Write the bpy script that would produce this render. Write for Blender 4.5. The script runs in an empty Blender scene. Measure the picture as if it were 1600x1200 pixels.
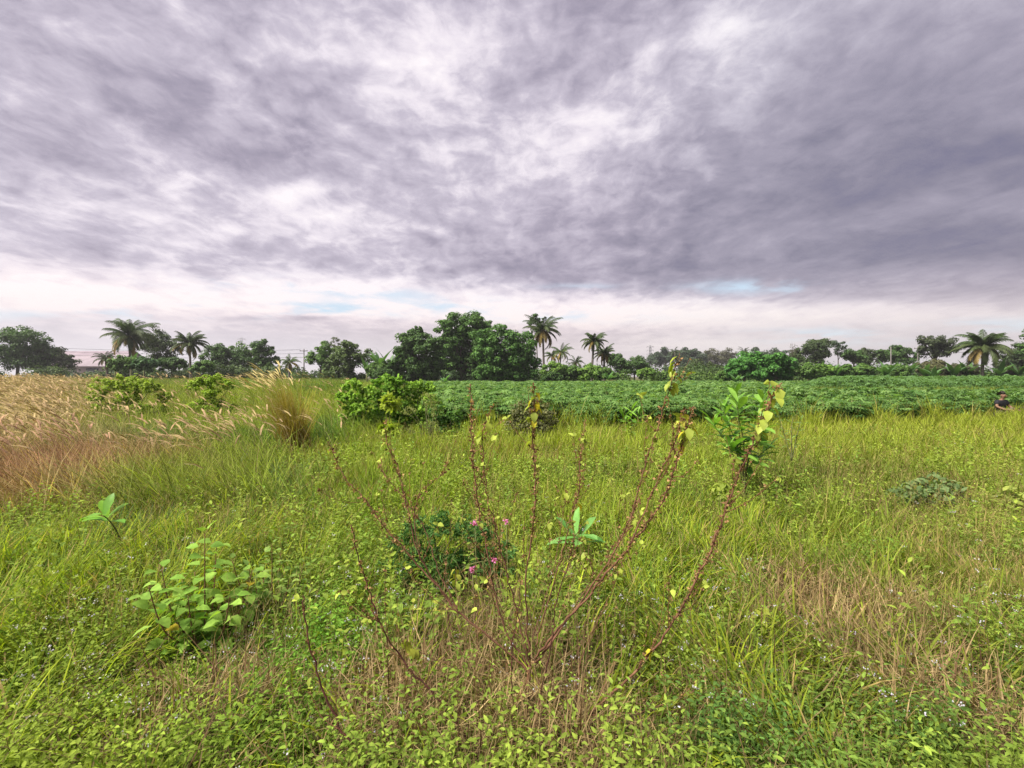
import bpy, math, random
import numpy as np
R = math.radians
random.seed(7)
rng = np.random.default_rng(11)
sc = bpy.context.scene
COL = sc.collection

# ------------------------------------------------------------------ camera
EYE = 1.6; F = 733.0; HOR = 588.0          # focal length in 1600-px units, horizon row
cam_d = bpy.data.cameras.new('camera'); cam = bpy.data.objects.new('camera', cam_d); COL.objects.link(cam)
cam_d.sensor_width = 36.0; cam_d.lens = 36.0 * F / 1600.0
cam_d.shift_y = -12.0 / 1600.0
cam_d.clip_start = 0.05; cam_d.clip_end = 6000
cam.location = (0, 0, EYE); cam.rotation_euler = (R(90), 0, 0)
sc.camera = cam
sc.view_settings.view_transform = 'Standard'; sc.view_settings.look = 'None'
sc.view_settings.gamma = 1; sc.view_settings.exposure = 2.85
EXPO = 2 ** 2.85
sc.cycles.max_bounces = 7; sc.cycles.diffuse_bounces = 3; sc.cycles.transmission_bounces = 5
sc.cycles.glossy_bounces = 2; sc.cycles.transparent_max_bounces = 4
sc.cycles.use_denoising = True; sc.cycles.denoising_prefilter = 'NONE'

SUN_EL, SUN_AZ = R(54), R(-118)              # azimuth from +Y towards -X
# ------------------------------------------------------------------ sky
def lin(r, g, b):
    f = lambda c: ((c / 255 + .055) / 1.055) ** 2.4 if c > 10 else c / 255 / 12.92
    return (f(r), f(g), f(b))
world = bpy.data.worlds.new('World'); sc.world = world; world.use_nodes = True
NT = world.node_tree; NT.nodes.clear()
def nn(t, **kw):
    n = NT.nodes.new(t)
    for k, v in kw.items(): setattr(n, k, v)
    return n
def L(a, b): NT.links.new(a, b)
def setin(sock, v):
    if isinstance(v, bpy.types.NodeSocket): L(v, sock)
    else: sock.default_value = v
def M(op, a, b=0.0, c=0.0, clamp=False):
    n = nn('ShaderNodeMath', operation=op, use_clamp=clamp)
    setin(n.inputs[0], a); setin(n.inputs[1], b); setin(n.inputs[2], c)
    return n.outputs[0]
def VM(op, a, b=(0, 0, 0), out=0):
    n = nn('ShaderNodeVectorMath', operation=op)
    setin(n.inputs[0], a); setin(n.inputs[1], b)
    return n.outputs[out]
def MR(v, a, b, c=0.0, d=1.0, smooth=True):
    n = nn('ShaderNodeMapRange', interpolation_type='SMOOTHSTEP' if smooth else 'LINEAR')
    for i, q in enumerate((v, a, b, c, d)): setin(n.inputs[i], q)
    return n.outputs[0]
def MIX(f, a, b, mode='MIX'):
    n = nn('ShaderNodeMix', data_type='RGBA', blend_type=mode)
    setin(n.inputs[0], f); setin(n.inputs[6], a); setin(n.inputs[7], b)
    return n.outputs[2]
def NOISE(vec, scale, detail, rough=.55, dist=0.0, lac=2.0):
    n = nn('ShaderNodeTexNoise', noise_dimensions='3D')
    setin(n.inputs['Vector'], vec)
    n.inputs['Scale'].default_value = scale; n.inputs['Detail'].default_value = detail
    n.inputs['Roughness'].default_value = rough; n.inputs['Distortion'].default_value = dist
    n.inputs['Lacunarity'].default_value = lac
    return n.outputs['Fac']
D = nn('ShaderNodeTexCoord').outputs['Generated']
sep = nn('ShaderNodeSeparateXYZ'); L(D, sep.inputs[0])
dx, dy, dz = sep.outputs
den = M('ADD', M('MAXIMUM', dz, 0.0), 0.085)
u = M('DIVIDE', dx, den); v = M('DIVIDE', dy, den)
cmb = nn('ShaderNodeCombineXYZ'); L(u, cmb.inputs[0]); L(v, cmb.inputs[1])
P = cmb.outputs[0]
def scaled(vec, sx, sy, off=(0, 0, 0)):
    n = nn('ShaderNodeMapping'); L(vec, n.inputs[0])
    n.inputs['Scale'].default_value = (sx, sy, 1); n.inputs['Location'].default_value = off
    return n.outputs[0]
# domain warp
wn = nn('ShaderNodeTexNoise'); L(scaled(P, 1, .8), wn.inputs['Vector']); wn.inputs['Scale'].default_value = 2.2; wn.inputs['Detail'].default_value = 4
warp = VM('SCALE', VM('SUBTRACT', wn.outputs['Color'], (.5, .5, .5)))
warp.node.inputs['Scale'].default_value = .32
PW = VM('ADD', P, warp)
DS = VM('ADD', VM('MULTIPLY', D, (1.0, 1.0, 1.9)), VM('MULTIPLY', warp, (.22, .22, .22)))
n_big = NOISE(scaled(PW, 1.0, .9, (3.1, 1.7, 0)), 1.6, 3, .5)
n_mid = NOISE(scaled(PW, 1.0, .95, (7.3, 2.2, 0)), 3.9, 9, .55, 0)
n_fin = NOISE(DS, 19, 9, .60, .3)
n_puf = NOISE(DS, 7.5, 6, .55, .2)
n_str = NOISE(scaled(PW, 1.0, .42, (5.1, .3, 0)), 9.5, 9, .62, .1)
def blob(px, py, rx, ry, amp, rot=0):
    c = np.array([(px - 800) / F, 1.0, (HOR - py) / F]); k = np.linalg.norm(c); c /= k
    ex = np.array([1, 0, 0.0]); ex -= ex.dot(c) * c; ex /= np.linalg.norm(ex); ez = np.cross(ex, c)
    a = R(rot); e1 = math.cos(a) * ex + math.sin(a) * ez; e2 = -math.sin(a) * ex + math.cos(a) * ez
    s1 = k * F / rx; s2 = k * F / ry
    q1 = VM('DOT_PRODUCT', D, tuple(e1 * s1), 1); q1 = M('SUBTRACT', q1, float(c.dot(e1) * s1))
    q2 = VM('DOT_PRODUCT', D, tuple(e2 * s2), 1); q2 = M('SUBTRACT', q2, float(c.dot(e2) * s2))
    q = M('MULTIPLY_ADD', q1, q1, M('MULTIPLY', q2, q2))
    return M('MULTIPLY', M('POWER', 2.718, M('MULTIPLY', q, -1.0)), amp)
BL = [ # px, py, rx, ry, amplitude, rotation (deg, + = up to the right)
 (1330, 300, 430, 110, -.20, 14), (1600, 270, 260, 120, -.08, 10), (1150, 400, 320, 45, -.13, 5), (1560, 395, 170, 40, -.13, 0), (1450, 120, 260, 110, -.08, 25),
 (240, 120, 330, 110, -.09, -15), (500, 260, 160, 60, -.08, -20), (120, 230, 150, 60, -.07, 0), (0, 100, 160, 90, -.02, 0), (900, 60, 90, 60, -.10, 60),
 (560, 60, 230, 75, .14, -20), (680, 90, 80, 90, .16, -30), (200, 60, 120, 30, .13, -15), (800, 180, 160, 130, .02, 30), (1145, 40, 70, 35, .26, 20),
 (970, 120, 110, 40, .07, 45), (940, 200, 110, 50, .11, 30), (1160, 110, 50, 50, .07, 50), (640, 130, 120, 70, .06, 0), (520, 335, 100, 18, .14, -8), (460, 300, 50, 14, .20, 10), (400, 355, 260, 40, .08, 0),
 (190, 205, 50, 22, .14, -35), (250, 260, 60, 30, .08, -20), (750, 300, 300, 70, .05, 0), (1000, 488, 560, 30, .20, 0), (400, 466, 560, 34, .17, -3), (560, 447, 200, 16, .10, -5), (220, 330, 400, 90, .09, 0), (60, 520, 200, 30, .08, 0), (300, 180, 300, 60, .04, -15), (700, 210, 200, 70, .05, 0),
 (90, 440, 160, 26, .10, 0), (1500, 395, 330, 60, .02, 8), (850, 425, 260, 18, -.03, -3), (1000, 486, 560, 34, .12, 0), (550, 455, 420, 36, .12, -3), (640, 380, 300, 40, .04, 0), (1120, 545, 160, 12, .12, 0), (160, 470, 220, 22, .10, 0), (170, 400, 200, 24, -.08, -12), (210, 445, 70, 12, -.12, -15),
 (480, 497, 45, 5, -.28, 0), (370, 497, 50, 5, -.15, 0), (1400, 460, 300, 22, -.13, 0), (1120, 540, 110, 16, .25, 0), (1300, 355, 380, 22, .10, 10), (1590, 370, 140, 28, -.06, 0)]
acc = None
for b in BL:
    o = blob(*b); acc = o if acc is None else M('ADD', acc, o)
el = M('ARCSINE', dz)
contrast = M('MULTIPLY', MR(dz, .02, .4, .75, .92), MR(dx, .25, .6, 1.0, .62))
nsum = M('ADD', M('MULTIPLY', M('SUBTRACT', MR(n_str, .25, .75), .5), .13), M('ADD', M('MULTIPLY', M('SUBTRACT', n_puf, .5), .46), M('ADD', M('MULTIPLY', M('SUBTRACT', n_big, .5), .28), M('ADD', M('MULTIPLY', M('SUBTRACT', n_mid, .5), .38), M('MULTIPLY', M('SUBTRACT', n_fin, .5), .56)))))
val = M('ADD', M('MULTIPLY', nsum, contrast), M('ADD', acc, .64))
ramp = nn('ShaderNodeValToRGB'); L(val, ramp.inputs[0])
stops = [(0.0, lin(88, 92, 120)), (.2, lin(112, 112, 141)), (.38, lin(138, 135, 155)), (.55, lin(166, 161, 179)), (.72, lin(200, 195, 210)), (.86, lin(236, 231, 240)), (1.0, lin(255, 251, 254))]
cr = ramp.color_ramp
while len(cr.elements) < len(stops): cr.elements.new(.5)
for e, (p, c) in zip(cr.elements, stops): e.position = p; e.color = (*c, 1)
cloud = ramp.outputs[0]
cloud = MIX(MR(dx, .45, .1), cloud, MIX(1.0, cloud, (1.025, .995, 1.005, 1), 'MULTIPLY'))
# towards the horizon the cloud turns cream, low down a flat pale veil
low = MR(dz, .21, .07)
cloud = MIX(M('MULTIPLY', low, .85), cloud, MIX(1.0, cloud, (1.10, 1.02, .94, 1), 'MULTIPLY'))
veil_c = MIX(MR(dx, -.8, .8), (*lin(232, 227, 234), 1), (*lin(226, 219, 219), 1))
veil_c = MIX(MR(M('ABSOLUTE', M('SUBTRACT', dx, .05)), .0, .5, .6, 0), veil_c, (*lin(240, 226, 222), 1))
cloud = MIX(MR(dz, .15, .03, 0, .82), cloud, veil_c)
# gaps of blue sky low over the horizon
gapn = NOISE(scaled(PW, .9, .8, (2.2, 4.4, 0)), 1.5, 8, .6)
g = None
for b in [(520, 453, 170, 11, 1.0, -4), (470, 485, 190, 11, .85, 0), (880, 492, 130, 10, .7, 0), (1180, 449, 90, 11, 1.0, 0), (1290, 525, 90, 12, .75, 0), (650, 478, 190, 9, .7, 0), (130, 492, 160, 9, .55, 0), (1570, 508, 90, 10, .6, 0), (905, 448, 60, 5, .5, 0)]:
    o = blob(*b); g = o if g is None else M('ADD', g, o)
gap = M('MULTIPLY', M('MINIMUM', g, 1.0), MR(gapn, .45, .62), clamp=True)
sky = nn('ShaderNodeTexSky', sky_type='NISHITA', sun_disc=False, sun_elevation=SUN_EL, sun_rotation=SUN_AZ)
blue = MIX(.05, (*lin(186, 204, 218), 1), sky.outputs[0])
cloud = MIX(gap, cloud, blue)
below = MR(dz, -.01, -.06)
cloud = MIX(below, cloud, (.12, .13, .08, 1))
scale_n = nn('ShaderNodeVectorMath', operation='SCALE'); L(cloud, scale_n.inputs[0])
bg = nn('ShaderNodeBackground'); bg.inputs['Strength'].default_value = 0.1
scale_n.inputs['Scale'].default_value = 10.0 / EXPO
L(scale_n.outputs[0], bg.inputs['Color'])
out = nn('ShaderNodeOutputWorld'); L(bg.outputs[0], out.inputs['Surface'])
world.cycles.sampling_method = 'MANUAL'; world.cycles.sample_map_resolution = 256

# ------------------------------------------------------------------ sun (overcast: large angle)
sd = bpy.data.lights.new('sun', 'SUN'); so = bpy.data.objects.new('sun', sd); COL.objects.link(so)
sd.energy = 1.5; sd.angle = R(24); sd.color = (1.0, .95, .84)
so.rotation_euler = (R(90) - SUN_EL, 0, R(180) + (-SUN_AZ))
# a lamp shines along its local -Z: tilt so that light travels away from the sun position
import mathutils
sv = mathutils.Vector((math.sin(SUN_AZ) * math.cos(SUN_EL), math.cos(SUN_AZ) * math.cos(SUN_EL), math.sin(SUN_EL)))
so.rotation_euler = (-sv).to_track_quat('-Z', 'Y').to_euler()

# ------------------------------------------------------------------ tags
def tag(o, label=None, cat=None, group=None, kind=None):
    if label: o['label'] = label
    if cat: o['category'] = cat
    if group: o['group'] = group
    if kind: o['kind'] = kind
    return o
def empty(name, loc, label, cat, group=None):
    o = bpy.data.objects.new(name, None); COL.objects.link(o); o.location = loc
    return tag(o, label, cat, group)

# ------------------------------------------------------------------ materials
def new_mat(name):
    m = bpy.data.materials.new(name); m.use_nodes = True; m.node_tree.nodes.clear(); return m
def foliage_mat(name, transl=.35, rough=.55, spec=.25, var=.25, vscale=60):
    m = new_mat(name); t = m.node_tree; N = t.nodes.new; K = t.links.new
    a = N('ShaderNodeAttribute'); a.attribute_name = 'col'
    tc = N('ShaderNodeTexCoord'); no = N('ShaderNodeTexNoise'); no.inputs['Scale'].default_value = vscale; no.inputs['Detail'].default_value = 3
    K(tc.outputs['Object'], no.inputs['Vector'])
    mr = N('ShaderNodeMapRange'); mr.inputs[1].default_value = .3; mr.inputs[2].default_value = .7; mr.inputs[3].default_value = 1 - var; mr.inputs[4].default_value = 1 + var
    K(no.outputs['Fac'], mr.inputs[0])
    sc_ = N('ShaderNodeVectorMath'); sc_.operation = 'SCALE'; K(a.outputs['Color'], sc_.inputs[0]); K(mr.outputs[0], sc_.inputs['Scale'])
    p = N('ShaderNodeBsdfPrincipled'); p.inputs['Roughness'].default_value = rough; p.inputs['Specular IOR Level'].default_value = spec
    K(sc_.outputs[0], p.inputs['Base Color'])
    tr = N('ShaderNodeBsdfTranslucent')
    s2 = N('ShaderNodeVectorMath'); s2.operation = 'MULTIPLY'; K(sc_.outputs[0], s2.inputs[0]); s2.inputs[1].default_value = (1.25, 1.35, .6)
    K(s2.outputs[0], tr.inputs['Color'])
    mx = N('ShaderNodeMixShader'); mx.inputs[0].default_value = transl
    K(p.outputs[0], mx.inputs[1]); K(tr.outputs[0], mx.inputs[2])
    o = N('ShaderNodeOutputMaterial'); K(mx.outputs[0], o.inputs[0])
    return m
MG = foliage_mat('grass_blades', .42, .7, .12, .15, 3)
ML = foliage_mat('soft_leaves', .38, .7, .12, .2, 45)
MT = foliage_mat('tree_leaves', .25, .6, .2, .2, .6)
MD = foliage_mat('dry_straw', .25, .8, .1, .2, 20)
MP = foliage_mat('glossy_leaves', .35, .5, .25, .15, 25)
def plain_mat(name, c1, c2, scale=8, rough=.85, bump=.3, metal=0, stretch=(1, 1, 1), detail=6):
    m = new_mat(name); t = m.node_tree; N = t.nodes.new; K = t.links.new
    tc = N('ShaderNodeTexCoord'); mp = N('ShaderNodeMapping'); mp.inputs['Scale'].default_value = stretch
    K(tc.outputs['Object'], mp.inputs[0])
    no = N('ShaderNodeTexNoise'); no.inputs['Scale'].default_value = scale; no.inputs['Detail'].default_value = detail; K(mp.outputs[0], no.inputs['Vector'])
    r = N('ShaderNodeValToRGB'); r.color_ramp.elements[0].position = .32; r.color_ramp.elements[1].position = .68
    r.color_ramp.elements[0].color = (*c1, 1); r.color_ramp.elements[1].color = (*c2, 1); K(no.outputs['Fac'], r.inputs[0])
    p = N('ShaderNodeBsdfPrincipled'); p.inputs['Roughness'].default_value = rough; p.inputs['Metallic'].default_value = metal
    p.inputs['Specular IOR Level'].default_value = .2
    K(r.outputs[0], p.inputs['Base Color'])
    b = N('ShaderNodeBump'); b.inputs['Strength'].default_value = bump; b.inputs['Distance'].default_value = .02; K(no.outputs['Fac'], b.inputs['Height']); K(b.outputs[0], p.inputs['Normal'])
    o = N('ShaderNodeOutputMaterial'); K(p.outputs[0], o.inputs[0]); return m
M_BARK = plain_mat('bark', (.045, .035, .025), (.12, .10, .08), 6, stretch=(1, 1, .3))
M_PALMBARK = plain_mat('palm_bark', (.07, .06, .05), (.16, .14, .12), 5, stretch=(.5, .5, 3))
M_DSTEM = plain_mat('dark_red_stem', (.035, .012, .010), (.09, .03, .022), 40)
M_STEM = plain_mat('reddish_stem', (.075, .032, .02), (.19, .095, .055), 40, stretch=(1, 1, .4))
M_GSTEM = plain_mat('green_stem', (.10, .12, .04), (.18, .17, .07), 30)
M_STEEL = plain_mat('galvanised_steel', (.16, .16, .18), (.24, .24, .26), 2, .6, .05, .3)
M_POLE = plain_mat('weathered_pole', (.10, .09, .085), (.17, .155, .15), 4, stretch=(1, 1, .2))
M_WIRE = plain_mat('wire', (.05, .05, .055), (.07, .07, .075), 3, .6, 0)
M_ROOF = plain_mat('purple_grey_sheet_roof', (.17, .13, .16), (.24, .19, .22), .35, .6, .05)
M_WALL = plain_mat('pink_grey_wall', (.26, .20, .21), (.33, .26, .27), .5, .8, .05)
M_DARK = plain_mat('dark_opening', (.02, .02, .025), (.035, .035, .04), 1, .7, 0)

# ------------------------------------------------------------------ mesh accumulator
class Acc:
    def __init__(s): s.v = []; s.c = []; s.l = []; s.n = []; s.nv = 0
    def add(s, V, FL, FN, C):
        s.v.append(np.asarray(V, np.float32).reshape(-1, 3)); s.l.append(np.asarray(FL, np.int64).ravel() + s.nv)
        s.n.append(np.asarray(FN, np.int32).ravel())
        C = np.asarray(C, np.float32); n = len(s.v[-1])
        if C.ndim == 1: C = np.tile(C, (n, 1))
        s.c.append(C); s.nv += n
    def mesh(s, name):
        V = np.concatenate(s.v); Lp = np.concatenate(s.l).astype(np.int32); Nn = np.concatenate(s.n); C = np.concatenate(s.c)
        me = bpy.data.meshes.new(name)
        me.vertices.add(len(V)); me.vertices.foreach_set('co', V.ravel())
        me.loops.add(len(Lp)); me.loops.foreach_set('vertex_index', Lp)
        me.polygons.add(len(Nn)); st = np.concatenate([[0], np.cumsum(Nn)[:-1]]).astype(np.int32)
        me.polygons.foreach_set('loop_start', st)
        try: me.polygons.foreach_set('loop_total', Nn)
        except Exception: pass
        a = me.color_attributes.new('col', 'FLOAT_COLOR', 'POINT')
        C4 = np.ones((len(V), 4), np.float32); C4[:, :3] = np.clip(C, 0, 1); a.data.foreach_set('color', C4.ravel())
        me.update(calc_edges=True); return me
    def build(s, name, mat, parent=None):
        if not s.v: return None
        me = s.mesh(name); me.materials.append(mat)
        o = bpy.data.objects.new(name, me); COL.objects.link(o)
        if parent: o.parent = parent
        return o
def unit(a): return a / np.maximum(np.linalg.norm(a, axis=-1, keepdims=True), 1e-9)
def stamp(acc, T, faces, pos, d, up, s, col, jit=.12, sw=1.0):
    """place a template (along, side, normal) at pos, pointing along d"""
    n = len(pos)
    if n == 0: return
    d = unit(d); side = unit(np.cross(d, up) + 1e-6); nor = np.cross(side, d)
    s = np.broadcast_to(s, (n,)); sw = np.broadcast_to(sw, (n,))
    V = pos[:, None, :] + (T[None, :, 0:1] * d[:, None] + T[None, :, 1:2] * side[:, None] * sw[:, None, None] + T[None, :, 2:3] * nor[:, None]) * s[:, None, None]
    m = len(T); fl = np.concatenate([np.array(f) for f in faces]); fn = np.array([len(f) for f in faces])
    FL = (np.arange(n)[:, None] * m + fl[None]).ravel(); FN = np.tile(fn, n)
    col = np.broadcast_to(col, (n, 3)) * (1 + jit * rng.normal(size=(n, 1)))
    acc.add(V.reshape(-1, 3), FL, FN, np.repeat(col, m, 0))
OVATE = np.array([[0, 0, 0], [.35, 0, 0], [.72, 0, -.05], [1, 0, -.16], [.32, .30, .06], [.32, -.30, .06], [.68, .23, 0], [.68, -.23, 0]]); OVF = [(0, 1, 4), (0, 5, 1), (1, 2, 6, 4), (1, 5, 7, 2), (2, 3, 6), (2, 7, 3)]
LANCE = OVATE * np.array([1, .55, 1]); NARROW = OVATE * np.array([1, .28, 1.2])
QUAD = np.array([[0, 0, 0], [.5, .32, .08], [1, 0, 0], [.5, -.32, .08]]); QF = [(0, 1, 2, 3)]
def palmate(k, spread, w=.17, droop=-.35):
    T = []; Fc = []
    for i in range(k):
        a = (i / (k - 1) - .5) * spread; L_ = 1 - .25 * abs(i / (k - 1) - .5) * 2
        ca, sa = math.cos(a), math.sin(a); b = len(T)
        for (x, y, z) in ((0, 0, 0), (.5, w, .06), (1, 0, droop), (.5, -w, .06)):
            x *= L_; T.append((x * ca - y * sa, x * sa + y * ca, z * L_))
        Fc.append((b, b + 1, b + 2, b + 3))
    return np.array(T), Fc
PALM6, PALM6F = palmate(6, R(250)); PALM5, PALM5F = palmate(5, R(230), .2)
def blades(acc, p, head, Ln, W, lean, curl, cb, ct, seg=3, twist=.5, prof=.35):
    n = len(p)
    if n == 0: return
    b = lambda a: np.broadcast_to(a, (n,)).astype(float)
    Ln, W, lean, curl = b(Ln), b(W), b(lean), b(curl)
    hx, hy = np.cos(head), np.sin(head)
    tw = head + math.pi / 2 + rng.normal(size=n) * twist
    sx, sy = np.cos(tw), np.sin(tw)
    V = np.zeros((n, 2 * seg + 1, 3)); C = np.zeros((n, 2 * seg + 1, 3))
    cur = np.array(p, float); th = lean.copy()
    cb = np.broadcast_to(cb, (n, 3)); ct = np.broadcast_to(ct, (n, 3))
    for i in range(seg + 1):
        t = i / seg; w = W * (prof + (1 - prof) * math.sin(math.pi * min(1, t * 1.1 + .12))) * .5 if i < seg else 0
        cc = cb * (1 - t) + ct * t
        if i < seg:
            V[:, 2 * i, 0] = cur[:, 0] - sx * w; V[:, 2 * i, 1] = cur[:, 1] - sy * w; V[:, 2 * i, 2] = cur[:, 2]
            V[:, 2 * i + 1, 0] = cur[:, 0] + sx * w; V[:, 2 * i + 1, 1] = cur[:, 1] + sy * w; V[:, 2 * i + 1, 2] = cur[:, 2]
            C[:, 2 * i] = cc; C[:, 2 * i + 1] = cc
            th = lean + curl * (i + .5) / seg; dl = Ln / seg
            cur[:, 0] += hx * np.sin(th) * dl; cur[:, 1] += hy * np.sin(th) * dl; cur[:, 2] += np.cos(th) * dl
        else:
            V[:, 2 * seg] = cur; C[:, 2 * seg] = cc
    m = 2 * seg + 1; fl = []; fn = []
    for i in range(seg - 1): fl += [2 * i, 2 * i + 1, 2 * i + 3, 2 * i + 2]; fn.append(4)
    fl += [2 * seg - 2, 2 * seg - 1, 2 * seg]; fn.append(3)
    FL = (np.arange(n)[:, None] * m + np.array(fl)[None]).ravel()
    acc.add(V.reshape(-1, 3), FL, np.tile(fn, n), C.reshape(-1, 3))
    return cur
def tube(acc, pts, rad, sides=6, col=(.1, .08, .06)):
    pts = np.asarray(pts, float); n = len(pts); rad = np.broadcast_to(rad, (n,))
    t = unit(np.gradient(pts, axis=0)); ref = np.array([.3, .9, .1]); 
    a = unit(np.cross(t, ref)); b = np.cross(t, a)
    an = np.arange(sides) * 2 * math.pi / sides
    V = pts[:, None] + rad[:, None, None] * (np.cos(an)[None, :, None] * a[:, None] + np.sin(an)[None, :, None] * b[:, None])
    fl = []
    for i in range(n - 1):
        for j in range(sides):
            k = (j + 1) % sides; fl += [i * sides + j, i * sides + k, (i + 1) * sides + k, (i + 1) * sides + j]
    fn = [4] * ((n - 1) * sides)
    fl += list(range(sides))[::-1]; fn.append(sides); fl += [(n - 1) * sides + j for j in range(sides)]; fn.append(sides)
    acc.add(V.reshape(-1, 3), fl, fn, np.array(col))
def spline(pts, m=6):
    P_ = np.asarray(pts, float); n = len(P_); o = []
    for i in range(n - 1):
        p0, p1, p2, p3 = P_[max(i - 1, 0)], P_[i], P_[i + 1], P_[min(i + 2, n - 1)]
        for k in range(m):
            t = k / m; o.append(.5 * (2 * p1 + (p2 - p0) * t + (2 * p0 - 5 * p1 + 4 * p2 - p3) * t * t + (3 * p1 - p0 - 3 * p2 + p3) * t ** 3))
    o.append(P_[-1]); return np.array(o)
def box(acc, x0, x1, y0, y1, z0, z1, col=(.2, .2, .2)):
    V = [(x, y, z) for z in (z0, z1) for y in (y0, y1) for x in (x0, x1)]
    fl = [0, 2, 3, 1, 4, 5, 7, 6, 0, 1, 5, 4, 2, 6, 7, 3, 0, 4, 6, 2, 1, 3, 7, 5]
    acc.add(V, fl, [4] * 6, np.array(col))

# ------------------------------------------------------------------ world coordinates from the photo's rows
def at(px, py, Y): return np.array([(px - 800) / F * Y, Y, EYE - (py - HOR) / F * Y])
def gp(px, py, h=0.0):
    Y = F * (EYE - h) / (py - HOR); return ((px - 800) / F * Y, Y)
def vnoise(x, y, s, seed=0):
    x = np.asarray(x) / s + seed * 17.3; y = np.asarray(y) / s + seed * 9.7
    ix = np.floor(x).astype(np.int64); iy = np.floor(y).astype(np.int64); fx = x - ix; fy = y - iy
    fx = fx * fx * (3 - 2 * fx); fy = fy * fy * (3 - 2 * fy)
    def h(a, b):
        q = (a * 374761393 + b * 668265263) & 0x7fffffff; q = ((q ^ (q >> 13)) * 1274126177) & 0x7fffffff; return ((q ^ (q >> 16)) & 0xffff) / 65535.0
    return (h(ix, iy) * (1 - fx) + h(ix + 1, iy) * fx) * (1 - fy) + (h(ix, iy + 1) * (1 - fx) + h(ix + 1, iy + 1) * fx) * fy
def fb(x, y, s, seed=0): return .55 * vnoise(x, y, s, seed) + .3 * vnoise(x, y, s / 2.1, seed + 1) + .15 * vnoise(x, y, s / 4.3, seed + 2)
def sm(a, b, t): t = np.clip((t - a) / (b - a), 0, 1); return t * t * (3 - 2 * t)
def gh(x, y):
    x = np.asarray(x, float); y = np.asarray(y, float)
    left = sm(-.16, -.42, x / np.maximum(y, 1)) * sm(7, 24, y) * (1 - sm(60, 120, y))
    return .66 * left + .10 * (fb(x, y, 2.2, 3) - .5) * (1 - sm(30, 80, y)) + .05 * (vnoise(x, y, .7, 8) - .5) * (1 - sm(8, 20, y))
def front(x): return np.interp(x, [-4, 3.6, 9.9, 19.6, 40], [14, 13.4, 14.6, 18.2, 23])
def in_crop(x, y): return (y > front(x)) & (x > -.191 * y) & (y < 64)
def gauss(x, y, c, rx, ry): return np.exp(-((x - c[0]) / rx) ** 2 - ((y - c[1]) / ry) ** 2)
def sector(n, y0, y1, p=1.0, xa=-1.25, xb=1.25, pad=.6):
    q = 2 - p; t = rng.random(n)
    y = (y0 ** q + (y1 ** q - y0 ** q) * t) ** (1 / q) if abs(q) > 1e-6 else y0 * (y1 / y0) ** t
    x = (xa + (xb - xa) * rng.random(n)) * y + pad * (rng.random(n) - .5) * 2
    return x, y

# ------------------------------------------------------------------ ground
def make_ground():
    xs = np.concatenate([-np.geomspace(1500, 30, 26), np.linspace(-28, 28, 225), np.geomspace(30, 1500, 26)])
    ys = np.concatenate([[-1500, -600, -200, -80, -30, -12], np.linspace(-5, 30, 141), np.geomspace(31, 3000, 40)])
    X, Y = np.meshgrid(xs, ys); Z = gh(X, Y); nx, ny = len(xs), len(ys)
    V = np.stack([X, Y, Z], -1).reshape(-1, 3)
    i = (np.arange(ny - 1)[:, None] * nx + np.arange(nx - 1)[None]).ravel()
    a = Acc(); a.add(V, np.stack([i, i + 1, i + nx + 1, i + nx], -1).ravel(), [4] * len(i), (.1, .1, .1))
    m = new_mat('soil_and_thatch'); t = m.node_tree; N = t.nodes.new; K = t.links.new
    tc = N('ShaderNodeTexCoord'); no = N('ShaderNodeTexNoise'); no.inputs['Scale'].default_value = 9; no.inputs['Detail'].default_value = 10; no.inputs['Roughness'].default_value = .7; K(tc.outputs['Object'], no.inputs['Vector'])
    n2 = N('ShaderNodeTexNoise'); n2.inputs['Scale'].default_value = .5; n2.inputs['Detail'].default_value = 4; K(tc.outputs['Object'], n2.inputs['Vector'])
    r = N('ShaderNodeValToRGB'); e = r.color_ramp.elements; e[0].position = .3; e[0].color = (.035, .03, .015, 1); e[1].position = .7; e[1].color = (.11, .10, .04, 1); K(no.outputs['Fac'], r.inputs[0])
    r2 = N('ShaderNodeValToRGB'); e = r2.color_ramp.elements; e[0].position = .4; e[0].color = (.06, .085, .02, 1); e[1].position = .6; e[1].color = (.09, .07, .035, 1); K(n2.outputs['Fac'], r2.inputs[0])
    mx = N('ShaderNodeMix'); mx.data_type = 'RGBA'; mx.inputs[0].default_value = .5; K(r.outputs[0], mx.inputs[6]); K(r2.outputs[0], mx.inputs[7])
    p = N('ShaderNodeBsdfPrincipled'); p.inputs['Roughness'].default_value = .95; p.inputs['Specular IOR Level'].default_value = .1; K(mx.outputs[2], p.inputs['Base Color'])
    b = N('ShaderNodeBump'); b.inputs['Strength'].default_value = .6; b.inputs['Distance'].default_value = .03; K(no.outputs['Fac'], b.inputs['Height']); K(b.outputs[0], p.inputs['Normal'])
    o = N('ShaderNodeOutputMaterial'); K(p.outputs[0], o.inputs[0])
    tag(a.build('ground', m), kind='structure')
make_ground()

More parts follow.
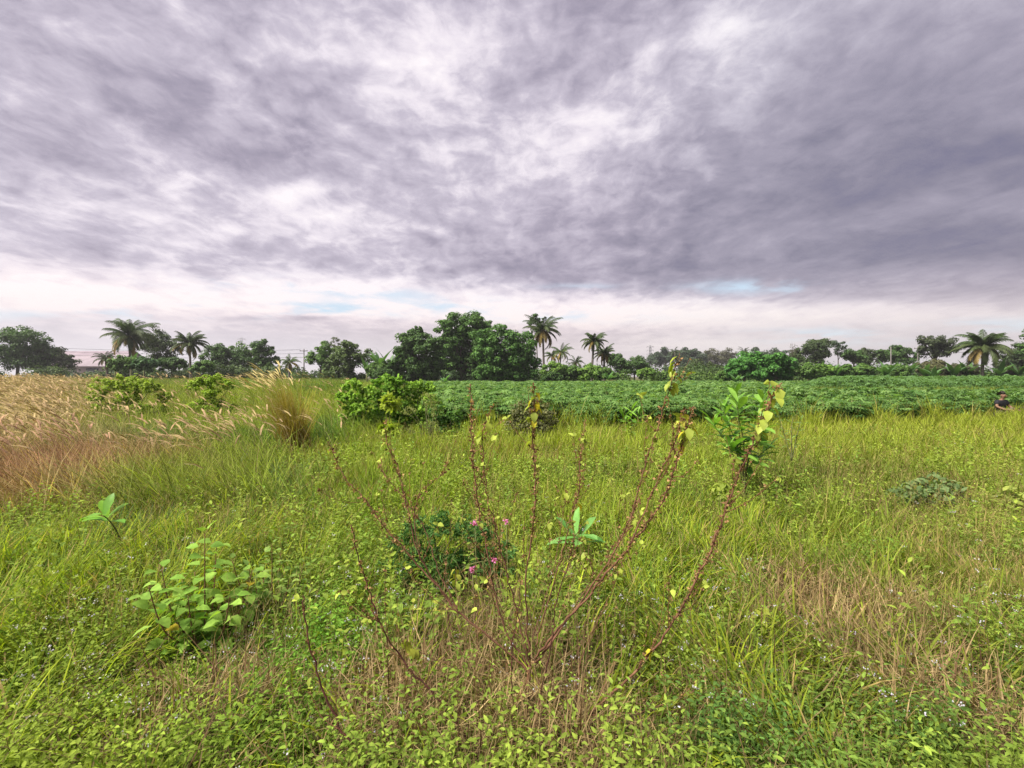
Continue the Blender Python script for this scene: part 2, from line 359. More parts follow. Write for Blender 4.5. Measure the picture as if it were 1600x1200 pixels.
# ------------------------------------------------------------------ grass layers
def mixc(a, b, t): t = np.asarray(t)[:, None]; return np.asarray(a) * (1 - t) + np.asarray(b) * t
YG = (.205, .29, .03); YG2 = (.34, .37, .05); DG = (.065, .13, .02); OL = (.22, .23, .04); TAN = (.42, .32, .15); RED = (.32, .165, .105); STR = (.36, .25, .11); BLG = (.14, .21, .11)
dry_spots = [(gp(1330, 950, .1), .5, .45, 1.0), (gp(1240, 900, .15), .35, .3, .7), (gp(600, 1075, .1), .28, .30, 1.0), (gp(815, 1120, .08), .55, .36, 1.0), (gp(700, 1090, .05), .35, .2, .6), (gp(380, 1085, .05), .25, .15, .8),
             (gp(1340, 790, .1), .35, .6, .5), (gp(1400, 1060, .1), .4, .25, .6), (gp(1570, 1150, .05), .3, .2, .9), (gp(1100, 1110, .05), .15, .12, .7), (gp(860, 990, .1), .4, .3, .45), (gp(240, 1130, .05), .2, .2, .5), (gp(1210, 770, .1), .25, .3, .35)]
def clear(x, y):
    q = 0
    for c, rx, ry in [((-.5, 3.45), .55, .55), (gp(320, 1040, .0), .42, .4), (gp(430, 960, .0), .35, .35), ((-3.25, 4.0), .25, .3), ((.55, 3.9), .3, .45), ((2.98, 5.9), .35, .5), ((5.0, 5.6), .4, .5)]: q = q + gauss(x, y + .15, c, rx, ry)
    return np.clip(q, 0, 1)
def dryness(x, y):
    d = 0
    for c, rx, ry, a in dry_spots: d = d + a * gauss(x, y, c, rx, ry)
    return np.clip(d + .35 * sm(.62, .75, fb(x, y, .8, 21)) * (y < 7), 0, 1)
def left_w(x, y):      # tall feathery meadow
    return np.clip(sm(-.42, -.62, x / y) * sm(4.7, 5.6, y) + sm(-.2, -.34, x / y) * sm(8, 11, y) * .9, 0, 1)
def red_w(x, y): return np.clip(1.25 * gauss(x, y, (-6.3, 6.3), 1.25, 1.5) + .9 * (fb(x, y, .6, 75) - .5), 0, 1) * (x / y < -.6)

def lawn():
    a = Acc()
    x, y = sector(240000, 2.6, 26, 1.25)
    ta, tb = sector(16000, 2.6, 26, 1.25); ti = rng.integers(0, len(ta), len(x)); tf = rng.random(len(x)) < .55
    x = np.where(tf, ta[ti] + rng.normal(size=len(x)) * .035 * np.sqrt(tb[ti] / 4), x); y = np.where(tf, tb[ti] + rng.normal(size=len(x)) * .035 * np.sqrt(tb[ti] / 4), y)
    keep = ~(in_crop(x, y - .35)) & (rng.random(len(x)) > dryness(x, y) * .8) & (rng.random(len(x)) > left_w(x, y) * .75) & (rng.random(len(x)) < sm(2.2, 5.5, y) * .85 + .15)
    keep &= rng.random(len(x)) < .35 + .9 * sm(.3, .55, fb(x, y, .45, 5))
    keep &= rng.random(len(x)) > clear(x, y) * .93
    keep &= rng.random(len(x)) < .30 + .7 * sm(5.5, 8.5, y) + .75 * sm(.5, .66, fb(x, y, 1.1, 17))
    x, y = x[keep], y[keep]; n = len(x); z = gh(x, y) - .02
    f = fb(x, y, 1.6, 31); g2 = rng.random(n)
    c = mixc(YG, DG, np.clip(sm(.52, .70, f) * .75 + .1 * g2, 0, 1)); c = mixc(c, YG2, np.clip(sm(.5, .28, f) * .8, 0, 1) * g2)
    c = mixc(c, OL, .55 * sm(.25, .8, x / y) * (.4 + .6 * rng.random(n))); c = mixc(c, (.29, .335, .035), .6 * sm(6, 12, y))
    c = mixc(c, BLG, .85 * gauss(x, y, gp(350, 735, .3), 1.2, 1.2)); c = mixc(c, BLG, .5 * gauss(x, y, gp(230, 800, .25), 1.0, .9))
    c = mixc(c, STR, (rng.random(n) < .07 + .20 * sm(.5, .68, fb(x, y, .9, 77)) * (1 + .3 * sm(.1, .6, x / y))) * .6)
    rdp = gauss(x, y, gp(780, 700, .3), 1.6, .9) + .6 * gauss(x, y, gp(960, 720, .3), .6, .5)
    c = mixc(c, (.26, .17, .07), np.clip(rdp, 0, 1) * (rng.random(n) < .5) * .8)
    c *= (1 + .24 * rng.normal(size=(n, 1)))
    k = np.sqrt(y / 6)
    Ln = (.18 + .22 * rng.random(n) + .10 * sm(6, 12, y)) * (.6 + .8 * fb(x, y, .9, 14)) * (1 + .35 * (vnoise(x, y, .22, 15) > .6)) * (1 + .9 * sm(1.6, .2, front(x) - y) * (x > -3) * sm(.5, .7, fb(x, y, .8, 19)))
    blades(a, np.stack([x, y, z], -1), rng.random(n) * 6.283, Ln, (.009 + .007 * rng.random(n)) * np.clip(k, .75, 2.2), np.abs(rng.normal(size=n)) * .25, .2 + rng.random(n) * 1.0, c * .9, c, 3)
    tag(a.build('lawn_grass', MG), 'bright yellow green grass covering the middle of the clearing', 'grass', kind='stuff')
lawn()
def near_grass():
    a = Acc(); x, y = sector(150000, 1.15, 6.5, 1.0)
    left = gauss(x, y, (-3.0, 3.7), 1.1, 1.1) + .8 * gauss(x, y, (-3.6, 2.8), 1.0, .8) + .9 * gauss(x, y, gp(1560, 900, .25), .7, .8) + .75 * gauss(x, y, gp(1000, 850, .2), .8, .9) + .5 * gauss(x, y, gp(1180, 800, .2), .8, .9)
    dr = dryness(x, y)
    keep = rng.random(len(x)) < (.10 + .9 * np.clip(left, 0, 1) + .28 * sm(.5, .65, fb(x, y, .5, 41))) * (1 - .8 * dr) * sm(.35, .6, vnoise(x, y, .16, 44) + .25) * (1 - .9 * clear(x, y))
    x, y = x[keep], y[keep]; n = len(x)
    lf = np.clip(gauss(x, y, (-3.0, 3.7), 1.3, 1.2) + gauss(x, y, (-3.6, 2.8), 1.1, .9), 0, 1)
    c = mixc((.18, .25, .018), (.33, .38, .03), rng.random(n)); c = mixc(c, (.08, .15, .018), (rng.random(n) < .35) * .9)
    c = mixc(c, (.17, .20, .035), .6 * sm(.4, .9, x / y)); c = mixc(c, STR, (rng.random(n) < .08 + .10 * sm(.3, .8, x / y)) * .85)
    c *= (1 + .2 * rng.normal(size=(n, 1)))
    Ln = (.22 + .30 * rng.random(n)) * (.8 + .35 * lf) * sm(.6, 2.2, y)
    cell = np.floor(x / .14) * 7.13 + np.floor(y / .14) * 3.77
    head = (cell * 1.618) % 6.283 + rng.normal(size=n) * .7
    blades(a, np.stack([x, y, gh(x, y) - .02], -1), head, Ln, .006 + .008 * rng.random(n), .1 + np.abs(rng.normal(size=n)) * .35, .4 + rng.random(n) * 1.4, c * .9, c, 4)
    tag(a.build('tall_grass', MG), 'long arching green grass tufts in the near clearing', 'grass', kind='stuff')
near_grass()
def meadow():
    a = Acc(); x, y = sector(230000, 4.6, 70, 1.35, -1.3, -.12)
    w = left_w(x, y); keep = (rng.random(len(x)) < w) & ~in_crop(x, y) & (rng.random(len(x)) < .45 + .8 * sm(.3, .55, fb(x, y, .8, 51)))
    x, y = x[keep], y[keep]; n = len(x)
    rd = red_w(x, y); tn = sm(-.76, -1.0, x / y + .22 * (fb(x, y, 3, 61) - .5)) ; f = fb(x, y, 2.5, 62)
    c = mixc((.22, .28, .035), (.10, .18, .025), sm(.48, .62, f)); c = mixc(c, TAN, np.clip(tn * 1.0 + .25 * (rng.random(n) < .22), 0, 1) * (.55 + .45 * rng.random(n)))
    c = mixc(c, RED, np.clip(rd * 1.2, 0, 1) * (.6 + .4 * rng.random(n))); c *= (1 + .26 * rng.normal(size=(n, 1)).clip(-2.5, 2.5))
    Ln = (.55 + .45 * rng.random(n)) * (.8 + .4 * f) * (1 + .15 * tn)
    k = np.sqrt(y / 6)
    blades(a, np.stack([x, y, gh(x, y) - .03], -1), math.pi + rng.normal(size=n) * .9, Ln, (.008 + .006 * rng.random(n)) * np.clip(k, .9, 3.2), np.abs(rng.normal(size=n)) * .22 + .08, .5 + rng.random(n) * 1.0, c * .9, c, 3)
    tag(a.build('meadow_grass', MG), 'tall wind blown meadow grass, green turning tan and reddish at the left', 'grass', kind='stuff')
    # feathery seed heads
    a = Acc(); x, y = sector(13000, 4.7, 30, 1.3, -1.25, -.3)
    w = np.clip(left_w(x, y) * (.14 + .86 * sm(-.8, -1.02, x / y + .15 * (fb(x, y, 1.5, 73) - .5))) + .38 * gauss(x, y, (-4.4, 7.6), 1.5, 1.6), 0, 1)
    keep = rng.random(len(x)) < w * sm(.35, .6, fb(x, y, 1.2, 71)); x, y = x[keep], y[keep]; n = len(x)
    rd = red_w(x, y); c = mixc((.42, .30, .17), (.34, .27, .12), rng.random(n)); c = mixc(c, (.34, .20, .13), np.clip(rd * 1.0, 0, .8)); c *= (1 + .12 * rng.normal(size=(n, 1)))
    Ls = .75 + .40 * rng.random(n); head = math.pi + rng.normal(size=n) * .55
    lean = .12 + .25 * rng.random(n); curl = .35 + .3 * rng.random(n); k = np.clip(np.sqrt(y / 7), .9, 2)
    p0 = np.stack([x, y, gh(x, y) - .02], -1)
    top = blades(a, p0, head, Ls, .004 * k, lean, curl, c * .8, c * .9, 3, prof=.9)
    th = lean + curl; pl = .22 + .15 * rng.random(n)
    for s_ in range(2): blades(a, top - np.array([0, 0, .004 * s_]), head, pl, .028 * k, th, 1.0 + .5 * rng.random(n), c, c * 1.08, 4, twist=1.2)
    for j in range(12):      # bristles
        t = (j + .5) / 12; q = th + .5 * t
        bp = top + np.stack([np.cos(head) * np.sin(q), np.sin(head) * np.sin(q), np.cos(q)], -1) * (pl * t)[:, None]
        blades(a, bp, head + rng.normal(size=n) * 1.1, .035 * k, .004 * k, q + rng.normal(size=n) * .5, .5, c, c * 1.1, 1)
    tag(a.build('feathery_seed_grass', MD), 'pale feathery seed heads bending over the meadow at the left', 'grass', kind='stuff')
meadow()
def dry_grass():
    a = Acc(); x, y = sector(64000, 1.15, 7, 1.0)
    keep = rng.random(len(x)) < dryness(x, y) ** 1.4 * 1.25 + .03 * sm(.5, .6, fb(x, y, .5, 23)); x, y = x[keep], y[keep]; n = len(x)
    c = mixc((.22, .145, .07), (.34, .25, .13), rng.random(n)); c = mixc(c, (.14, .08, .045), (rng.random(n) < .35) * 1.0); c *= (1 + .15 * rng.normal(size=(n, 1)))
    blades(a, np.stack([x, y, gh(x, y) + .05 * rng.random(n)], -1), rng.random(n) * 6.283, .14 + .24 * rng.random(n), .003 + .004 * rng.random(n), .3 + np.abs(rng.normal(size=n)) * .6, rng.normal(size=n) * 1.3, c, c, 4)
    tag(a.build('dry_grass', MD), 'patches of withered brown grass between the green weeds', 'dry grass', kind='stuff')
    a = Acc(); x, y = sector(26000, 2.5, 12, 1.1); keep = ~in_crop(x, y) & (rng.random(len(x)) < .15 + .8 * sm(.45, .65, fb(x, y, 1.1, 91))); x, y = x[keep], y[keep]; n = len(x)
    c = mixc((.34, .30, .12), (.28, .17, .08), rng.random(n)); h = rng.random(n) * 6.283; lean = np.abs(rng.normal(size=n)) * .2; Ls = .28 + .22 * rng.random(n); k = np.clip(np.sqrt(y / 5), .8, 1.5)
    top = blades(a, np.stack([x, y, gh(x, y)], -1), h, Ls, .0022 * k, lean, .25, c * .8, c, 2, prof=.9)
    for j in range(4): blades(a, top - np.array([0, 0, .02 * j]), h + j * 1.6, .05, .004 * k, .4 + .3 * rng.random(n), .5, c, c, 1)
    tag(a.build('seeding_grass', MD), 'thin seed stalks standing above the clearing grass', 'grass', kind='stuff')
dry_grass()
def ground_cover():
    a = Acc(); fl = Acc(); x, y = sector(60000, 1.15, 12, 1.25)
    d = dryness(x, y)
    keep = rng.random(len(x)) < (.35 + .65 * sm(.35, .55, fb(x, y, .6, 101))) * (1 - .85 * np.clip(d * 1.3, 0, 1)) * (1 - .7 * left_w(x, y)) * (1 - .75 * sm(7, 12, y)) * (~in_crop(x, y)); x, y = x[keep], y[keep]; n = len(x); z0 = gh(x, y)
    f = fb(x, y, .9, 111)
    base = mixc((.13, .20, .028), (.22, .285, .042), sm(.3, .6, f)); base = mixc(base, (.06, .12, .024), sm(.6, .74, f) * .8); base = mixc(base, (.25, .29, .04), .35 * sm(3, 6, y))
    base = mixc(base, (.12, .27, .03), .9 * gauss(x, y, gp(450, 1010, .15), .5, .5)); base = mixc(base, (.065, .15, .035), .85 * gauss(x, y, gp(1230, 1160, .1), .6, .25)); base = mixc(base, (.09, .19, .03), .7 * gauss(x, y, gp(1150, 930, .1), .5, .6))
    base = mixc(base, (.07, .16, .02), .8 * gauss(x, y, gp(1560, 900, .2), .8, .8)); base = mixc(base, (.24, .30, .035), .6 * sm(.3, .9, -x / y) * sm(4, 1.5, y))
    base *= 1.08 * (1 + .2 * rng.normal(size=(n, 1)).clip(-2, 2))
    H = (.06 + .22 * rng.random(n) ** 1.5) * (.25 + 1.7 * sm(.25, .75, fb(x, y, .75, 121))); a0 = rng.random(n) * 6.283; le = rng.normal(size=(n, 2)) * .25
    size = (.016 + .027 * rng.random(n) ** 1.6) * (.9 + .75 * sm(3, 9, y))
    for j in range(5):
        t = (j + .6) / 5; pos = np.stack([x + le[:, 0] * H * t, y + le[:, 1] * H * t, z0 + H * t], -1)
        for s_ in range(2):
            az = a0 + j * 1.9 + s_ * math.pi + rng.normal(size=n) * .3; e = -.1 + .5 * t + rng.normal(size=n) * .25
            dr = np.stack([np.cos(az) * np.cos(e), np.sin(az) * np.cos(e), np.sin(e)], -1)
            stamp(a, OVATE * np.array([1, .72, 1.4]), OVF, pos + dr * size[:, None] * .3, dr, np.array([0, 0, 1.0]) + rng.normal(size=(n, 3)) * .45, size * (1.35 - .5 * t), base, .12)
    blades(a, np.stack([x, y, z0], -1), np.arctan2(le[:, 1], le[:, 0]), H, .0025, np.hypot(le[:, 0], le[:, 1]), 0, base * .8, base, 1, prof=1)
    tag(a.build('ground_cover', ML), 'small leaved weeds covering the ground between the grasses', 'weeds', kind='stuff')
    pf = .03 + .55 * (gauss(x, y, gp(560, 950, .15), 1.6, .35) + gauss(x, y, gp(800, 1050, .15), .8, .35) + .8 * gauss(x, y, gp(300, 1080, .1), 1.2, .35) + .5 * gauss(x, y, gp(1250, 1000, .1), 1.6, .6))
    pf = pf * sm(.35, .6, fb(x, y, .35, 131)) * .6
    s = rng.random(n) < pf; q = np.stack([x[s] + le[s, 0] * H[s], y[s] + le[s, 1] * H[s], z0[s] + H[s] * 1.08 + .012], -1); m = len(q)
    cc = mixc((.62, .61, .64), (.50, .46, .60), rng.random(m))
    for j in range(7):
        off = rng.normal(size=(m, 3)) * np.array([.009, .009, .004]); dr = unit(rng.normal(size=(m, 3)) + np.array([0, 0, 1.2]))
        stamp(fl, QUAD, QF, q + off, dr, rng.normal(size=(m, 3)), .007 + .004 * rng.random(m), cc, .1)
    tag(fl.build('tiny_wild_flowers', ML), 'tiny white and pale lilac weed flowers scattered among the ground cover', 'wild flowers', kind='stuff')
ground_cover()

def thatch():
    a = Acc(); x, y = sector(70000, 1.15, 14, 1.2); keep = ~in_crop(x, y) & (rng.random(len(x)) < .35 + .65 * dryness(x, y)); x, y = x[keep], y[keep]; n = len(x)
    c = mixc((.17, .13, .06), (.08, .05, .025), rng.random(n)); c = mixc(c, (.36, .27, .13), dryness(x, y)); c *= (1 + .2 * rng.normal(size=(n, 1)))
    k = np.clip(np.sqrt(y / 4), .8, 2); blades(a, np.stack([x, y, gh(x, y) + .02 + .10 * rng.random(n)], -1), rng.random(n) * 6.283, .12 + .22 * rng.random(n), (.004 + .004 * rng.random(n)) * k, 1.0 + .5 * rng.random(n), rng.normal(size=n) * .7, c, c, 3)
    tag(a.build('fallen_thatch', MD), 'fallen dead grass blades lying under the living grass', 'dead grass', kind='stuff')
thatch()

# ------------------------------------------------------------------ crop field
def crop_plant_mesh(seed):
    r = np.random.default_rng(seed); st = Acc(); fo = Acc()
    for s in range(3):
        az = r.random() * 6.283; top = np.array([math.cos(az) * .22, math.sin(az) * .22, .72 + .15 * r.random()])
        tube(st, [np.zeros(3), top * np.array([.4, .4, .5]), top], [.013, .011, .008], 5, (.16, .13, .07))
        n = 26; t = .35 + .65 * r.random(n); b = top[None] * t[:, None]; a2 = r.random(n) * 6.283; e = .1 + .7 * r.random(n)
        d = np.stack([np.cos(a2) * np.cos(e), np.sin(a2) * np.cos(e), np.sin(e)], -1); pl = (.16 + .14 * r.random(n))[:, None]
        tip = b + d * pl
        stamp(fo, np.array([[0, .012, 0], [1, .012, 0], [1, -.012, 0], [0, -.012, 0]]), QF, b, d, np.array([0, 0, 1.0]) + d * 0, pl[:, 0], (.16, .13, .06), .1)
        d2 = d.copy(); d2[:, 2] = -.15 + .25 * r.random(n)
        c = mixc((.045, .11, .025), (.16, .265, .075), r.random(n))
        stamp(fo, PALM6, PALM6F, tip, d2, np.array([0, 0, 1.0]) + r.normal(size=(n, 3)) * .3, .13 + .05 * r.random(n), c, .12)
    return st.mesh('stem'), fo.mesh('foliage')
protos = []
for i in range(5):
    a_, b_ = crop_plant_mesh(100 + i); a_.materials.append(M_GSTEM); b_.materials.append(ML); protos.append((a_, b_))
def crop_field():
    cells = []
    for j in range(60):
        for i in range(-60, 140):
            y = 13.6 + j * .8; x = i * .72 + (.36 if j % 2 else 0) + rng.normal() * .1; y += rng.normal() * .16 + front(x) - 13.6
            if rng.random() < .05: continue
            if x > -.191 * y and x < 1.2 * y: cells.append((math.hypot(x, y), x, y))
    cells.sort(); near = cells[:300]; lim = near[-1][0]
    for (r_, x, y) in near:
        st, fo = protos[random.randrange(5)]
        e = empty('cassava_plant', (x, y, float(gh(x, y))), 'waist high crop plant with drooping star shaped leaves in the near rows of the field', 'crop plant', 'crop plants in the near rows of the field')
        e.rotation_euler = (0, 0, random.random() * 6.28); s = .80 + .36 * random.random(); e.scale = (s * 1.08, s * 1.08, s * .93 * (1 - .010 * max(0, x)))
        o = bpy.data.objects.new('stem', st); COL.objects.link(o); o.parent = e
        o = bpy.data.objects.new('foliage', fo); COL.objects.link(o); o.parent = e
    a = Acc(); x, y = sector(85000, 13, 66, 1.3, -.2, 1.25)
    keep = (np.hypot(x, y) > lim - .6) & in_crop(x, y) & (y > front(x) + .3); 
    path = np.abs(y - 36) < .8; right = (x / y > .60)
    keep &= ~(path & (x / y < .2)) & ~(right & (y > 23.8) & (y < 27.2)); x, y = x[keep], y[keep]; n = len(x)
    row = .13 * np.sin(x * 6.283 / .9 + .6 * np.sin(y)) * sm(60, 20, y) + .24 * (fb(x, y, 1.3, 141) - .5) * 2 + .12 * (vnoise(x, y, 7, 143) - .5)
    tall = np.where((x / y > .62) & (y > 27), .56 * sm(.62, .68, x / y), 0)
    dep = rng.random(n) ** 2; edge = (y > 27.1) & (y < 28.4) & (tall > 0)
    dep = np.where(edge, rng.random(n), dep)
    z = gh(x, y) + (.93 + row + tall - .06 * sm(.5, 1, x / y)) - dep * (.28 + tall * 2.0)
    az = rng.random(n) * 6.283; e = -.2 + .6 * rng.random(n); d = np.stack([np.cos(az) * np.cos(e), np.sin(az) * np.cos(e), np.sin(e)], -1)
    c = mixc((.055, .125, .035), (.18, .28, .09), rng.random(n)); c = mixc(c, (.09, .17, .06), .7 * (tall > 0))
    stamp(a, PALM5, PALM5F, np.stack([x, y, z], -1), d, np.array([0, 0, 1.0]) + rng.normal(size=(n, 3)) * .35, (.15 + .05 * rng.random(n)) * np.clip(np.sqrt(y / 20), 1, 1.8), c, .14)
    tag(a.build('crop_field_foliage', ML), 'green leafy crop stretching from the near rows back to the trees', 'crop', kind='stuff')
crop_field()
def far_grass():
    a = Acc()
    for (cx, cy, rx, ry, h, n, c0, c1) in [(14, 62, 5.5, 3, .9, 6000, (.20, .26, .05), (.28, .30, .08)), (24, 25.6, 8, 1.3, 1.0, 7000, (.26, .30, .05), (.18, .24, .04))]:
        x = cx + rx * (rng.random(n) * 2 - 1); y = cy + ry * (rng.random(n) * 2 - 1); c = mixc(c0, c1, rng.random(n))
        if cy > 50: y = y + 4
        blades(a, np.stack([x, y, gh(x, y)], -1), rng.random(n) * 6.28, h * (.7 + .5 * rng.random(n)), .03, np.abs(rng.normal(size=n)) * .2, .4, c, c, 2)
    x, y = sector(60000, 58, 130, 1.2, -1.3, 1.3); n = len(x); c = mixc((.10, .15, .03), (.20, .23, .05), fb(x, y, 9, 151))
    blades(a, np.stack([x, y, gh(x, y)], -1), rng.random(n) * 6.28, .5 + .5 * rng.random(n), .10, np.abs(rng.normal(size=n)) * .3, .5, c, c, 2)
    tag(a.build('distant_grass', MG), 'strip of rough grass between the crop field and the trees', 'grass', kind='stuff')
far_grass()

# ------------------------------------------------------------------ trees
def leafy(acc, pos, nor, size, c0, c1, T=QUAD, FC=QF, flat=.5):
    n = len(pos); d = unit(np.cross(nor, rng.normal(size=(n, 3)))); 
    stamp(acc, T, FC, pos - d * (size[:, None] * .5), d, unit(nor), size, mixc(c0, c1, rng.random(n)), .12, 1.35)
def crown_points(centres, radii, n, sub=14, sr=.42, squash=.85, fill=.25, leafy_tree=False):
    P_ = []; N_ = []; vol = np.array(radii) ** 2; cnt = np.maximum((n * vol / vol.sum()).astype(int), 30)
    for c, r, m in zip(centres, radii, cnt):
        k = sub; d = unit(rng.normal(size=(k, 3))); d[:, 2] = d[:, 2] * .9 + .1; d = unit(d)
        sc_ = np.asarray(c) + d * r * (.25 + .75 * rng.random((k, 1)) ** .6) * np.array([1, 1, squash]); srr = r * sr * (.55 + .75 * rng.random(k))
        i = rng.integers(0, k, m); q = unit(rng.normal(size=(m, 3))); q[:, 2] = np.where(rng.random(m) < .5, np.abs(q[:, 2]), q[:, 2])
        rad = rng.random((m, 1)) ** fill
        P_.append(sc_[i] + q * srr[i][:, None] * rad * np.array([1, 1, .8])); N_.append(unit(q + .35 * rng.normal(size=(m, 3)) + np.array([0, 0, .3])))
    return np.concatenate(P_), np.concatenate(N_)
def tree(name, label, cat, Y, blobs, base_px, n=5000, leaf=.3, c0=(.02, .05, .015), c1=(.06, .11, .03), trunk_r=.2, group=None, sub=14, sr=.42, depth=.5, fill=.3, trunks=1, squash=.85, bare=0, skirt=0, leafT=(QUAD, QF)):
    x0 = (base_px - 800) / F * Y; z0 = float(gh(x0, Y)); root = empty(name, (x0, Y, z0), label, cat, group); o0 = np.array([x0, Y, z0])
    cs = []; rs = []
    for (px, py, r) in blobs:
        rr = r * Y / F * 1.18; c = at(px, py, Y) - o0; c[1] += (rng.random() - .5) * rr * 2 * depth; cs.append(c); rs.append(rr)
    if skirt:
        for c, r in list(zip(cs, rs)):
            if c[2] > r * 1.6 and c[2] < 4.5 and rng.random() < skirt: cs.append(np.array([c[0] + rng.normal() * r * .4, c[1], c[2] * .45])); rs.append(r * .95)
    t = Acc()
    for k in range(trunks):
        b0 = np.array([(k - (trunks - 1) / 2) * trunk_r * 4, rng.normal() * trunk_r, -.1]); zc = min(c[2] for c in cs)
        mid = np.array([b0[0] + rng.normal() * .15, b0[1], max(.8, zc * .75)]); 
        tube(t, spline([b0, mid * np.array([1, 1, .5]), mid], 3), np.linspace(trunk_r, trunk_r * .7, 7), 8, (.08, .07, .05))
        for c, r in list(zip(cs, rs))[k::trunks]:
            e = c + np.array([0, 0, r * .3]); m2 = (mid + e) / 2 + rng.normal(size=3) * .12 * r; pts = spline([mid, m2, e], 4); tube(t, pts, np.linspace(trunk_r * .55, trunk_r * .12, len(pts)), 6, (.08, .07, .05))
            for j in range(4 + bare):
                q = pts[4 + j % 4]; e2 = c + unit(rng.normal(size=3) + np.array([0, 0, .5])) * r * (.95 if bare else .8); tube(t, spline([q, (q + e2) / 2 + rng.normal(size=3) * .08 * r, e2], 3), np.linspace(trunk_r * .2, trunk_r * .05, 7), 5, (.08, .07, .05))
    t.build('trunk', M_BARK, root)
    p, nr = crown_points(cs, rs, int(n * 1.9), int(sub * 1.6), sr, squash, fill)
    keep = p[:, 2] > .1; p, nr = p[keep], nr[keep]
    f = Acc(); leafy(f, p, nr, leaf * .92 * (.6 + .7 * rng.random(len(p))), c0, c1, *leafT); f.build('crown', MT, root)
    return root
DK = ((.03, .065, .018), (.08, .15, .035)); MDG = ((.045, .10, .022), (.12, .21, .04)); LG = ((.07, .15, .025), (.17, .28, .045)); BR = ((.05, .055, .03), (.10, .10, .055)); HZ = ((.03, .055, .03), (.06, .09, .045))
# left edge
tree('broadleaf_tree', 'dark broad tree at the left edge of the field horizon', 'tree', 85, [(20, 540, 24), (48, 532, 22), (10, 560, 20), (45, 562, 22)], 28, 7000, .34, *DK, .3)
tree('broadleaf_tree', 'lower brownish green tree sloping down beside the dark tree at the left edge', 'tree', 88, [(78, 552, 18), (100, 562, 14), (70, 568, 14), (112, 568, 10)], 88, 4000, .34, (.03, .045, .02), (.06, .08, .03), .2)
tree('broadleaf_tree', 'tree right behind the taller left coconut palm', 'tree', 84, [(248, 528, 15), (232, 540, 15), (262, 546, 16), (245, 560, 16)], 250, 4500, .3, (.03, .055, .02), (.07, .10, .03), .2)
tree('bushy_tree', 'low round tree right of the shorter left coconut palm', 'tree', 86, [(335, 558, 16), (352, 552, 14), (365, 562, 14), (345, 570, 12)], 350, 4200, .32, *DK, .2)
tree('broadleaf_tree', 'tree with wispy pale top below the small distant pylon', 'tree', 90, [(375, 552, 13), (388, 560, 14), (372, 570, 12)], 378, 3000, .32, *MDG, .2)
tree('broadleaf_tree', 'dark tree with clumped top left of the wooden utility pole', 'tree', 82, [(410, 542, 11), (422, 548, 9), (402, 556, 13), (420, 566, 13), (405, 572, 10)], 410, 4200, .3, *DK, .2, sub=9)
tree('bushy_tree', 'green bushy tree standing just right of the wooden utility pole', 'tree', 75, [(505, 548, 12), (490, 560, 10), (510, 568, 14)], 503, 3600, .3, *MDG, .2)
tree('broadleaf_tree', 'rounded olive green tree between utility pole and banana clump', 'tree', 74, [(548, 552, 18), (530, 560, 15), (568, 558, 13), (545, 574, 16), (520, 574, 12)], 545, 6000, .28, (.04, .07, .02), (.10, .15, .035), .25)
tree('slender_tree', 'thin pale wispy tree top rising behind the rounded olive tree', 'tree', 95, [(523, 531, 5), (518, 540, 5), (527, 541, 6)], 523, 500, .25, (.07, .09, .05), (.13, .15, .09), .08, bare=3, sub=8)
# centre clump
tree('broadleaf_tree', 'dark layered tree at the left end of the large central clump', 'tree', 62, [(652, 518, 8), (645, 536, 18), (665, 545, 20), (632, 553, 18), (622, 568, 12), (645, 572, 22), (672, 572, 20), (640, 585, 16), (665, 586, 16), (620, 584, 12)], 655, 16000, .3, *DK, .3, sub=20, sr=.36)
tree('broadleaf_tree', 'tallest tree in the central clump with open airy upper left branches', 'tree', 68, [(738, 505, 20), (715, 510, 18), (755, 512, 14), (695, 515, 13), (725, 530, 24), (700, 540, 22), (750, 535, 20), (720, 560, 24), (690, 565, 18), (705, 578, 18), (735, 575, 18), (750, 560, 16)], 722, 19000, .3, (.035, .085, .018), (.10, .19, .04), .45, sub=20, sr=.34)
tree('broadleaf_tree', 'broad billowing tree forming the right end of the large central clump', 'tree', 60, [(755, 532, 18), (785, 532, 20), (815, 538, 18), (770, 552, 22), (800, 556, 24), (826, 558, 14), (768, 574, 18), (795, 578, 20), (818, 578, 14), (755, 585, 13), (780, 588, 12), (808, 588, 12), (828, 585, 10), (838, 568, 8)], 790, 19000, .27, (.035, .095, .02), (.11, .22, .045), .22, trunks=3, sub=22, sr=.34)
tree('slender_tree', 'tall slim tree with small open tufts behind the palm right of the central clump', 'tree', 78, [(832, 496, 6), (843, 502, 6), (828, 506, 5), (838, 516, 6), (831, 526, 4)], 836, 1100, .24, *DK, .13, bare=2, sub=8)
# hedge under palms
for i, (px, py, r, Y, lab, cc) in enumerate([(868, 580, 15, 66, 'light green rounded bush beneath the leaning small palms right of the central clump', LG), (893, 583, 13, 66, 'bush with a flat top left of the pair of slim palms', MDG), (925, 583, 14, 64, 'bright bush wrapped round the foot of the pair of slim palms', LG), (948, 585, 11, 63, 'small bush beside a banana plant at the left end of the pale grass strip', MDG)]):
    tree('bush', lab, 'bush', Y, [(px - 8, py, r * .8), (px + 8, py + 1, r * .8), (px, py - 3, r * .75)], px, 3500, .26, *cc, .07)
tree('bushy_tree', 'dark airy tree just right of the pair of slim palms', 'tree', 80, [(960, 566, 12), (972, 572, 10)], 964, 2600, .28, *DK, .18)
tree('bushy_tree', 'rounded dark tree above the pale grass strip left of the tall lattice pylon', 'tree', 84, [(990, 570, 13), (1002, 574, 10), (982, 578, 9)], 992, 3400, .28, *DK, .18)
